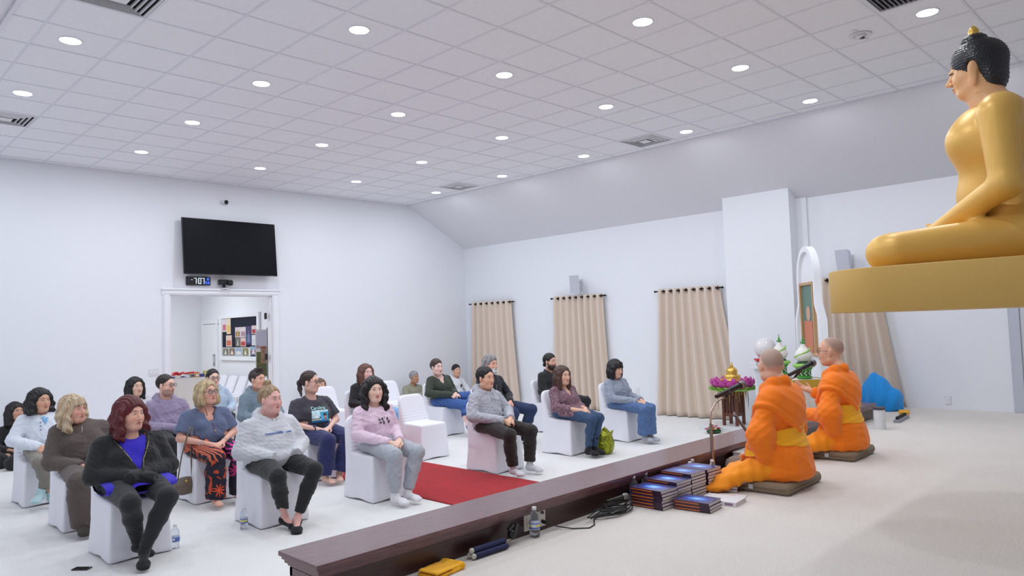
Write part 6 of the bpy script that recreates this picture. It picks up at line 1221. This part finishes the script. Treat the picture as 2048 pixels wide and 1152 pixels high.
# ------------------------------------------------------------------ floor things by the ledge
t = thing('low_platform', 'low white platform under the slatted stand', 'platform', (10.2, 5.5, 0)); MB().box((9.86, 5.08, 0), (10.62, 5.93, .06)).build('top', M_white_pl, t, bevel=.005)
def lotus():
    t = thing('slatted_stand', 'brown slatted wooden stand carrying the magenta lotus', 'table', (10.2, 5.52, .06)); mw = mat('brown_stand_wood', (104, 58, 44), .45, var=(8, .25, (8, 8, 1)))
    for sx in (-1, 1):
        for sy in (-1, 1): MB().box((sx*.105-.02, sy*.105-.02, 0), (sx*.105+.02, sy*.105+.02, .50)).build('leg', mw, t, local=True, bevel=.003)
    for s in (-1, 1):
        [(MB().box((-.10, s*.105-.012, a), (.10, s*.105+.012, a+.05)).build('rail', mw, t, local=True), MB().box((s*.105-.012, -.10, a), (s*.105+.012, .10, a+.05)).build('rail', mw, t, local=True)) for a in (.14, .45)]
        for k in range(3): q = -.05+.05*k; MB().box((q-.010, s*.105-.008, .19), (q+.010, s*.105+.008, .45)).build('slat', mw, t, local=True); MB().box((s*.105-.008, q-.010, .19), (s*.105+.008, q+.010, .45)).build('slat', mw, t, local=True)
    MB().box((-.14, -.14, .50), (.14, .14, .52)).build('top', mw, t, local=True, bevel=.003)
    t = thing('lotus_ornament', 'magenta and green lotus with golden stupa dome and gold fringe', 'ornament', (10.2, 5.52, .58)); mg = mat('petal_green', (146, 196, 84), .5); mp = mat('petal_magenta', (196, 70, 160), .5); mgd = mat('gold_bright', (226, 170, 60), .28, .7); 
    def petal(R0, z0, L, wd, up, m, n, ph):
        for k in range(n):
            a = 2*math.pi*(k+ph)/n; vs = []; fs = []; q = 6
            for i in range(q+1):
                s_ = i/q; wv = wd*math.sin(math.pi*min(1, s_*.85+.12))**.8*(1 if s_ < .99 else .05); r_ = R0+L*math.sin(s_*1.35); zz = z0+up*(1-math.cos(s_*1.5))*1.0
                for j in (-1, 0, 1): vs.append((r_*math.cos(a)-j*wv*math.sin(a), r_*math.sin(a)+j*wv*math.cos(a), zz+(.22*wv if j else -.12*wv)))
            for i in range(q): b0 = 3*i; fs += [(b0, b0+1, b0+4, b0+3), (b0+1, b0+2, b0+5, b0+4)]
            o = MB().add(vs, fs).build('petal', m, t, local=True, smooth=True, fix=False); md = o.modifiers.new('t', 'SOLIDIFY'); md.thickness = .006
    MB().lathe([(0, 0), (.20, 0), (.26, .03), (.26, .06), (.2, .1), (0, .1)], n=32).build('lotus_core', mp, t, local=True, smooth=2)
    petal(.17, .0, .20, .052, .035, mg, 18, 0); petal(.16, .012, .19, .052, .06, mg, 18, .5); petal(.17, .025, .18, .07, .14, mp, 16, 0); petal(.165, .035, .165, .07, .16, mp, 16, .5); petal(.15, .055, .14, .065, .16, mp, 14, .25)
    prof = [(0, .10), (.20, .10), (.20, .125), (.165, .13), (.165, .15), (.185, .155), (.17, .175), (.125, .18), (.12, .21), (.135, .215), (.12, .235), (.085, .24), (.082, .25), (.086, .29), (.074, .325), (.05, .345), (.03, .35), (.032, .362), (.02, .37), (.022, .385), (.012, .40), (.014, .41), (0, .432)]
    MB().lathe(prof, n=32).build('gold_stupa', mgd, t, local=True, smooth=2)
    for k in range(26): a = 2*math.pi*k/26; l = .06+.05*(k % 3); MB().tube([(.19*math.cos(a), .19*math.sin(a), .0), (.2*math.cos(a), .2*math.sin(a), -l)], [.007, .004], 5).build('gold_fringe', mat('fringe_gold', (196, 150, 50), .6), t, local=True)
    for a in (.6, 2.5, 3.9, 5.6): MB().tube([(.235*math.cos(a), .235*math.sin(a), .01), (.24*math.cos(a), .24*math.sin(a), -.15), (.236*math.cos(a), .236*math.sin(a), -.28)], [.005, .006, .002], 5).build('tassel', mat('tassel_brown', (120, 80, 40), .7), t, local=True)
lotus()
t = thing('flower_bouquet', 'small bouquet of pink, white and yellow flowers on floor by the ledge', 'flowers', (9.86, 5.72-.28, 0)); t.location = (9.66, 5.56, 0); rr = random.Random(2)
MB().ball((0, 0, .03), (.13, .10, .035)).build('leaf_bed', mat('leaf_dark', (50, 84, 46), .7), t, local=True, smooth=True)
for k in range(26):
    a = rr.uniform(0, 6.28); r_ = rr.uniform(0, .13); c = rr.choice([(226, 120, 140), (240, 236, 226), (226, 214, 130), (200, 70, 96)]); x, y, z = r_*math.cos(a), r_*.8*math.sin(a), .06+rr.uniform(0, .07)*(1-r_/.16); b = MB()
    for q in range(6): b2 = 2*math.pi*q/6; b.ball((x+.012*math.cos(b2), y+.012*math.sin(b2), z), (.012, .012, .007), 6)
    b.ball((x, y, z+.005), .009, 6); b.build('blossom', mat('petal_%d' % c[1], c, .6), t, local=True, smooth=True)
for k in range(14): a = rr.uniform(0, 6.28); MB().add([(0, 0, .02), (.1*math.cos(a)-.02*math.sin(a), .08*math.sin(a)+.02*math.cos(a), .05), (.17*math.cos(a), .13*math.sin(a), .07), (.1*math.cos(a)+.02*math.sin(a), .08*math.sin(a)-.02*math.cos(a), .05)], [(0, 1, 2, 3)]).build('leaf', mat('leaf_green', (80, 120, 60), .6), t, local=True, fix=False)
# white pedestal with red bowl and ball
t = thing('white_pedestal', 'slim white pedestal beside the pillar', 'pedestal', (10.12, 4.93, 0)); MB().box((-.12, -.12, 0), (.12, .12, .93)).build('shaft', M_white_pl, t, local=True, bevel=.004); MB().box((-.18, -.18, .93), (.18, .18, 1.02)).build('top_slab', M_white_pl, t, local=True, bevel=.004); MB().box((-.15, -.15, 0), (.15, .15, .06)).build('foot', M_white_pl, t, local=True, bevel=.004)
for a, b in (((-.121, -.09, .12), (-.119, .09, .85)), ((-.09, -.121, .12), (.09, -.119, .85))): MB().box(a, b).build('panel_inset', mat('grey_white', (214, 218, 226), .4), t, local=True)
t = thing('red_bowl', 'flat red bowl holding the white globe on the pedestal', 'bowl', (10.10, 4.92, 1.021)); MB().lathe([(0, .0), (.11, .0), (.16, .03), (.165, .05), (.15, .05), (.1, .02), (0, .015)], n=32).build('bowl', mat('red_lacquer', (196, 24, 48), .3), t, local=True, smooth=True)
t = thing('white_globe', 'glossy pearl white globe in the red bowl', 'globe', (10.10, 4.92, 1.22)); MB().ball((0, 0, 0), .155, 32).build('globe', mat('pearl', (228, 222, 224), .18, coat=.6), t, local=True, smooth=True); MB().lathe([(.05, -.152), (.06, -.18), (0, -.18)], n=20).build('neck', mat('pearl', (228, 222, 224)), t, local=True, smooth=True)
# cloth-covered table with green and white ornaments
t = thing('offering_table', 'small table with cream cloth and gold swag valance', 'table', (9.10, 3.93, 0), .72); t.scale = (.79, .79, 1.055); mcl = cloth('cream_cloth', (232, 226, 216)); mgo = mat('gold_satin', (206, 164, 56), .35, .3)
MB().box((-.24, -.24, .80), (.24, .24, .83)).build('tabletop', mcl, t, local=True, bevel=.004)
for sx in (-1, 1):
    for sy in (-1, 1): MB().box((sx*.21-.02, sy*.21-.02, 0), (sx*.21+.02, sy*.21+.02, .80)).build('leg', M_white_pl, t, local=True)
b = MB(); n = 96; 
def per(u): # square perimeter
    s_ = (u % 1)*4; k = int(s_); f = s_-k; a = .245; return [(-a+2*a*f, -a), (a, -a+2*a*f), (a-2*a*f, a), (-a, a-2*a*f)][k]
vs = []; 
for j in range(5):
    for i in range(n): x, y = per(i/n); w = .006*math.sin(i*1.4)*j/4; q = math.hypot(x, y); vs.append((x*(1+w/q+.05*j/4), y*(1+w/q+.05*j/4), .83-.60*j/4))
b.add(vs, [(j*n+i, j*n+(i+1) % n, (j+1)*n+(i+1) % n, (j+1)*n+i) for j in range(4) for i in range(n)]); b.build('cloth_skirt', mcl, t, local=True, smooth=True, fix=False)
for side in range(4):
    b = MB(); vs = []; m = 24
    for i in range(m+1):
        f = i/m; x, y = per((side+f*.999)/4); h = .05+.10*abs(math.sin(math.pi*f*1.0)) if True else 0; h = .05+.11*abs(1-abs(2*f-1)*1.0); vs += [(x*1.045, y*1.045, .835), (x*1.07, y*1.07, .835-h), (x*1.05, y*1.05, .835-h*.55)]
    b.add(vs, [(3*i, 3*i+3, 3*i+5, 3*i+2) for i in range(m)]+[(3*i+2, 3*i+5, 3*i+4, 3*i+1) for i in range(m)]); b.build('gold_swag', mgo, t, local=True, smooth=True, fix=False)
mgr = mat('ornament_green', (70, 150, 60), .5); mgl = mat('ornament_lime', (150, 200, 96), .5); mwh = mat('ornament_white', (232, 230, 224), .5); mdg = mat('ornament_dark_green', (30, 84, 40), .6)
def ornament(x, y, z, s, label):
    t = thing('flower_urn', label, 'ornament', (x, y, z), 0, 'green and white altar urns'); t.scale = (s, s, s)
    MB().lathe([(0, 0), (.10, 0), (.11, .02), (.08, .04), (.09, .11), (.12, .15), (.12, .16), (0, .16)], n=28).build('green_foot', mgr, t, local=True, smooth=2)
    for j, z_ in enumerate((.05, .075, .10)):
        for k in range(18): a = 2*math.pi*(k+.5*(j % 2))/18; MB().ball((.088*math.cos(a), .088*math.sin(a), z_), (.011, .011, .011), 6).build('bead', mwh if (j+k) % 2 else mdg, t, local=True, smooth=True)
    MB().tube([(.125*math.cos(a), .125*math.sin(a), .185) for a in np.linspace(0, 2*math.pi, 33)[:-1]], .027, 12, closed=True).build('lime_ring', mgl, t, local=True, smooth=True)
    MB().lathe([(0, .20), (.08, .20), (.095, .215), (.085, .235), (0, .24)], n=28).build('dark_collar', mdg, t, local=True, smooth=2)
    MB().lathe([(.03, .235), (.08, .245), (.115, .29), (.12, .33), (.10, .38), (.06, .43), (.035, .46), (.03, .49), (0, .50)], n=32).build('white_bulb', mwh, t, local=True, smooth=True)
    MB().tube([(.118*math.cos(a)*(1-.25*k/20), .118*math.sin(a)*(1-.25*k/20), .30+.13*k/20) for k, a in enumerate(np.linspace(2.2, 5.2, 21))], .012, 8).build('green_garland', mgl, t, local=True, smooth=True)
    MB().lathe([(0, .495), (.035, .50), (.04, .51), (.03, .52), (.012, .53), (.02, .545), (.008, .56), (.004, .60), (0, .60)], n=20).build('green_finial', mgr, t, local=True, smooth=True); MB().ball((0, 0, .605), .009, 8).build('tip_bead', M_metal, t, local=True, smooth=True)
ornament(9.10, 3.93, .884, .88, 'green and white beaded urn on the gold-trimmed table, right one')
t = thing('side_pedestal', 'white pedestal behind the globe holding the second urn', 'pedestal', (9.92, 4.62, 0)); MB().box((-.11, -.11, 0), (.11, .11, .86)).build('shaft', M_white_pl, t, local=True, bevel=.004)
ornament(9.92, 4.62, .861, .92, 'green and white beaded urn behind the globe, mostly hidden by the nearer monk')
# arched portrait frame
def arch():
    A = Vector((9.30, 3.775, 0)); u = Vector((.75, .66, 0)).normalized(); n = Vector((-.66, .75, 0)).normalized(); W = .97; OFF = -.09; root = thing('arched_shrine', 'tall white arched panel framing a colourful portrait', 'shrine', tuple(A)); d = n*.09
    def P3(a, z, o=0): return A+u*a+Vector((0, 0, z))+n*(o+OFF)
    def outline(inset, top, base):
        pts = [(inset, base), (W-inset, base), (W-inset, 1.62-inset*.5), (W-.14-inset, 1.84-inset*.4)]; cx_, rr_ = W/2, W/2-.14-inset
        zc = top-rr_*1.25
        for k in range(17): a = math.pi*k/16; pts.append((cx_+rr_*math.cos(a), zc+rr_*1.25*math.sin(a)))
        pts += [(.14+inset, 1.84-inset*.4), (inset, 1.62-inset*.5)]; return pts
    o1 = outline(0, 2.60, 0); o2 = outline(.062, 2.53, .12); b = MB(); N = len(o1); Va = [P3(a, z) for a, z in o1]+[P3(a, z) for a, z in o2]; Vb = [p+d for p in Va]
    fs = []
    for i in range(N):
        j = (i+1) % N; fs += [(i, j, N+j, N+i), (2*N+i, 2*N+N+i, 2*N+N+j, 2*N+j), (i, 2*N+i, 2*N+j, j), (N+i, N+j, 3*N+j, 3*N+i)]
    b.add(Va+Vb, fs).build('arch_frame', M_trim, root, smooth=2); b = MB(); Q = [P3(a, z, .03) for a, z in o2]; b.ext(Q, n*.02).build('back_panel', M_wall, root)
    x0, x1, z0, z1 = .27, .72, 1.18, 2.08
    def R4(a0, a1, za, zb, o, th): return [P3(a0, za, o), P3(a1, za, o), P3(a1, zb, o), P3(a0, zb, o), P3(a0, za, o+th), P3(a1, za, o+th), P3(a1, zb, o+th), P3(a0, zb, o+th)]
    mf = mat('portrait_frame_wood', (196, 156, 110), .4)
    for r_ in ((x0-.035, x0, z0-.035, z1+.035), (x1, x1+.035, z0-.035, z1+.035), (x0, x1, z1, z1+.035), (x0, x1, z0-.035, z0)): MB().add(R4(*r_, .05, .04), FB).build('portrait_frame', mf, root)
    MB().add(R4(x0, x1, z0, z1, .055, .008), FB).build('portrait', mat('portrait_green', (96, 130, 118), .4), root); MB().add(R4(x0+.09, x1-.04, z0+.005, z0+.42, .064, .003), FB).build('portrait_robe', mat('portrait_orange', (206, 120, 90), .4), root)
    b = MB(); b.ext([P3(.50+.075*math.cos(a), z0+.52+.10*math.sin(a), .064) for a in np.linspace(0, 2*math.pi, 21)[:-1]], n*.004); b.build('portrait_face', mat('portrait_skin', (206, 160, 140), .4), root)
arch()
# shiny green bag
t = thing('gift_bag', 'shiny olive green crinkled bag beside the chair of the woman in burgundy', 'bag', (7.46, 5.85, 0)); F = Fld((-.2, -.17, -.01), (.22, .17, .36), .009); F.ell((0, 0, .12), (.135, .10, .15), .02); F.ell((-.01, 0, .22), (.10, .075, .09), .04); F.cut((0, 0, .001), (0, 0, -1), (-1, -1, -1), (1, 1, .01))
for a, b_, h_ in ((-.10, .02, .33), (-.03, -.02, .35), (.05, .03, .31), (.13, -.01, .27)): F.cap((a*.5, 0, .20), (a, b_, h_), .05, .012, .03)
org('bag_body', F, mat('green_foil', (140, 146, 20), .25, .35, var=(22, .6)), t, fold=.016, fsc=1.1, seed=8); t.location = (7.40, 5.80, 0)
t = thing('brown_handbag', 'brown handbag with strap hanging on chair of the woman in tie-dye trousers', 'bag', (2.80, 7.42, .10)); F = Fld((-.14, -.08, -.02), (.14, .08, .26), .008); F.ell((0, 0, .09), (.10, .045, .09), .02); F.rbx((0, 0, .07), (.10, .035, .06), .02, .02); org('bag_body', F, cloth('brown_leather', (112, 98, 86), .5), t, fold=.006, fsc=1.5); MB().tube([(-.07, 0, .14), (-.03, 0, .38), (.04, 0, .62), (.06, .0, .66)], .007, 6).tube([(.07, 0, .14), (.06, .0, .4), (.075, 0, .66)], .007, 6).build('strap', cloth('brown_leather', (112, 98, 86), .5), t, local=True, smooth=True); MB().ball((0, -.045, .14), (.014, .008, .014)).build('clasp', mat('gold_bright', (226, 170, 60), .28, .7), t, local=True, smooth=True)
t.location = (2.82, 7.47, .10)
for x, y, s, lb in ((2.25, 11.40, .9, 'black bag on the floor by the far left wall beside the sitting girl'), (1.98, 11.7, .7, 'small black bag at the very left edge by the wall')):
    t = thing('black_bag', lb, 'bag', (x, y, 0)); F = Fld((-.3*s, -.2, -.01), (.3*s, .2, .36*s), .012); F.ell((0, 0, .10*s), (.25*s, .14*s, .15*s), .03); F.ell((.05*s, 0, .2*s), (.14*s, .10*s, .10*s), .06); F.cut((0, 0, .001), (0, 0, -1), (-1, -1, -1), (1, 1, .01)); org('bag_body', F, m_blk, t, fold=.012); MB().tube([(-.1*s, 0, .26*s), (-.05*s, 0, .33*s), (.05*s, 0, .34*s), (.1*s, 0, .27*s)], .010, 8).build('handle', m_blk, t, local=True, smooth=True)
# ------------------------------------------------------------------ hall beyond the doorway
HXI = 7.0
t = thing('notice_board', 'white framed navy notice board with pinned posters in the hall', 'notice board', (HXI-.02, 15.36, 1.64)); y0, y1, z0, z1 = 14.40, 16.33, 1.12, 2.14
for a in ((y0, y0+.1, z0, z1), (y1-.1, y1, z0, z1), (y0+.1, y1-.1, z1-.09, z1), (y0+.1, y1-.1, z0, z0+.09)): MB().box((HXI-.05, a[0], a[2]), (HXI-.003, a[1], a[3])).build('frame', M_trim, t, bevel=.004)
MB().box((HXI-.02, y0+.1, z0+.09), (HXI-.004, y1-.1, z1-.09)).build('felt', mat('navy_felt', (16, 20, 44), .9), t)
# posters: y position measured from the left end (large y)
def poster(ya, yb, za, zb, c1, c2=None, c3=None):
    MB().box((HXI-.024, min(ya, yb), za), (HXI-.021, max(ya, yb), zb)).build('poster', mat('paper_%d%d%d' % c1, c1, .6), t)
    yy = sorted((ya, yb)); w = yy[1]-yy[0]; h = zb-za
    if c2: MB().box((HXI-.0255, yy[0]+.12*w, za+.1*h), (HXI-.0241, yy[1]-.12*w, za+.55*h)).build('poster_picture', mat('ink_%d%d%d' % c2, c2, .6), t)
    if c3: MB().add([(HXI-.0262, yy[0]+.25*w, za+.15*h), (HXI-.0262, yy[0]+.5*w, za+.8*h), (HXI-.0262, yy[0]+.75*w, za+.15*h)], [(0, 1, 2)]).build('poster_figure', mat('ink_%d%d%d' % c3, c3, .6), t, fix=False)
def yb_(u): return y1-.1-u*(y1-y0-.2)
poster(yb_(0.0), yb_(.13), 1.75, 2.05, (222, 214, 220), (206, 120, 130)); poster(yb_(.13), yb_(.25), 1.70, 2.05, (232, 214, 190), (230, 190, 110)); poster(yb_(.11), yb_(.28), 1.42, 1.67, (226, 200, 190), (206, 110, 80)); poster(yb_(.38), yb_(.53), 1.62, 1.84, (214, 200, 206), (120, 100, 90), (200, 160, 70)); poster(yb_(.53), yb_(.68), 1.62, 1.84, (220, 208, 214), (170, 140, 150)); poster(yb_(.39), yb_(.52), 1.42, 1.61, (120, 116, 110), (90, 90, 84), (190, 190, 180)); poster(yb_(.53), yb_(.68), 1.42, 1.61, (220, 190, 186), (180, 60, 50)); poster(yb_(.69), yb_(.83), 1.46, 1.85, (70, 60, 110), (40, 120, 140), (150, 110, 170)); poster(yb_(.84), yb_(.99), 1.68, 1.86, (220, 200, 204), (170, 50, 50)); poster(yb_(.84), yb_(.99), 1.44, 1.66, (220, 224, 230), (214, 216, 226))
for k in range(4): poster(yb_(.01+.19*k), yb_(.18+.19*k), 1.225, 1.385, ((128, 126, 112), (130, 110, 100), (150, 170, 200), (140, 136, 90))[k], ((100, 110, 90), (150, 120, 104), (220, 224, 230), (120, 120, 80))[k], (226, 224, 214))
poster(yb_(.79), yb_(.98), 1.24, 1.42, (150, 170, 200), (150, 90, 84), (220, 224, 230)); MB().box((HXI-.022, yb_(.80), 1.215), (HXI-.0205, yb_(0), 1.40)).build('white_strip', M_white_pl, t)
# banner on black frame
t = thing('poster_stand', 'black metal stand holding a landscape poster with red heading beside the hall doorway', 'sign', (6.35, 13.25, 0)); mp_ = M_black
MB().tube([(6.50, 13.10, 0), (6.50, 13.10, 1.78)], .014, 8).tube([(6.50, 13.10, 1.78), (6.66, 13.42, 1.78)], .014, 8).tube([(6.66, 13.42, 1.78), (6.66, 13.42, .78)], .012, 8).tube([(6.50, 13.10, .78), (6.66, 13.42, .78)], .012, 8).build('frame', mp_, t, smooth=2); MB().box((6.38, 13.0, 0), (6.62, 13.3, .02)).build('foot', mp_, t)
pa, pb = Vector((6.41, 13.42, 0)), Vector((6.62, 13.38, 0)); dn = Vector((0, -1, 0))
def pq(f0, f1, za, zb, m, o, nm): 
    A_, B_ = pa.lerp(pb, f0), pa.lerp(pb, f1); b = MB(); V = [A_+Vector((0, -o, za)), B_+Vector((0, -o, za)), B_+Vector((0, -o, zb)), A_+Vector((0, -o, zb))]; b.ext(V, (0, -.002, 0)); b.build(nm, m, t)
pq(0, 1, .83, 1.76, mat('board_white', (226, 226, 230), .5), 0, 'poster_board'); pq(.06, .98, 1.45, 1.72, mat('sky_pale', (206, 206, 222), .6), .004, 'poster_sky'); pq(.06, .98, .86, 1.33, mat('meadow', (96, 100, 60), .6, var=(14, .6)), .004, 'poster_meadow'); pq(.45, .98, 1.1, 1.42, mat('autumn', (150, 120, 100), .6, var=(20, .5)), .0065, 'poster_trees')
me = textmesh('Event', .085); me.materials.append(mat('red_ink', (190, 60, 70), .6)); o = link('lettering', me, t); o.rotation_euler = (math.pi/2, 0, -.18); o.location = Vector((6.42, 13.40, 1.40))-t.location
# white table with snacks
t = thing('snack_table', 'table with floor-length white cloth in the hall doorway', 'table', (5.07, 14.1, 0)); vs = []; n = 120
b = MB(); X0_, X1_, Y0_, Y1_ = 4.3, 5.84, 13.75, 14.5; per_ = 2*((X1_-X0_)+(Y1_-Y0_))
def pp(u):
    s_ = u*per_; w, h = X1_-X0_, Y1_-Y0_
    if s_ < w: return (X0_+s_, Y0_)
    s_ -= w
    if s_ < h: return (X1_, Y0_+s_)
    s_ -= h
    if s_ < w: return (X1_-s_, Y1_)
    return (X0_, Y1_-(s_-w))
for j in range(5):
    for i in range(n): x, y = pp(i/n); k = j/4; f = .018*math.sin(i*1.15)*k; vs.append((x+(f if x in (X0_, X1_) else 0)+(x-5.07)*.02*k, y+(f if y in (Y0_, Y1_) else 0)+(y-14.1)*.04*k, .90-.885*k))
b.add(vs, [(j*n+i, j*n+(i+1) % n, (j+1)*n+(i+1) % n, (j+1)*n+i) for j in range(4) for i in range(n)]); b.build('cloth_skirt', mat('table_linen', (226, 222, 220), .8), t, smooth=True, fix=False); MB().box((X0_, Y0_, .885), (X1_, Y1_, .905)).build('tabletop', mat('table_linen', (226, 222, 220), .8), t)
rr = random.Random(9)
ORD = ['leftmost', 'second from left', 'third from left', 'fourth from left', 'middle', 'fourth from right', 'third from right', 'second from right', 'rightmost']
for k in range(9): x, y = 5.10+.055*k+rr.uniform(-.01, .01), 13.95+rr.uniform(0, .16); tg = thing('snack_packet', 'small red snack packet in the heap on the white table, %s' % ORD[k], 'packet', (x, y, .965+rr.uniform(0, .04)), rr.uniform(0, 3), 'red snack packets'); F = Fld((-.08, -.06, -.03), (.08, .06, .04), .009); F.ell((0, 0, 0), (.065, .045, .022), .01); org('packet_body', F, mat('red_foil', (196, 40, 52), .3), tg, fold=.006, fsc=2)
for k in range(9):
    x = 5.02+k*.088; c = ((190, 186, 196), (206, 190, 180), (214, 206, 204), (170, 176, 196), (190, 160, 110), (206, 150, 80), (70, 80, 150), (206, 190, 90), (196, 180, 70))[k]; w_ = .085; h_ = (.05, .045, .05, .045, .07, .075, .06, .11, .12)[k]
    tg = thing('snack_box', '%s snack box, %s along the front of the white table' % (['grey', 'pinkish', 'cream', 'pale blue', 'tan', 'orange', 'blue', 'yellow', 'tall yellow'][k], ['first', 'second', 'third', 'fourth', 'fifth', 'sixth', 'seventh', 'eighth', 'last'][k]), 'box', (x, 13.86, .906)); MB().box((-w_/2, -.04, 0), (w_/2, .04, h_)).build('carton', mat('box_%d' % k, c, .5), tg, local=True, bevel=.003); MB().box((-w_*.35, -.0415, h_*.25), (w_*.35, -.0402, h_*.75)).build('carton_label', M_white_pl if k % 2 else mat('ink_blue', (60, 70, 130), .5), tg, local=True)
# row of spare chairs in the hall
for k in range(5): chair(6.60, 15.95-.50*k, 'spare white covered chair against the hall wall, %s from the inner door' % ['first', 'second', 'third', 'fourth', 'fifth'][k], math.pi/2, 'spare covered chairs in the hall')
bpy.context.view_layer.update()
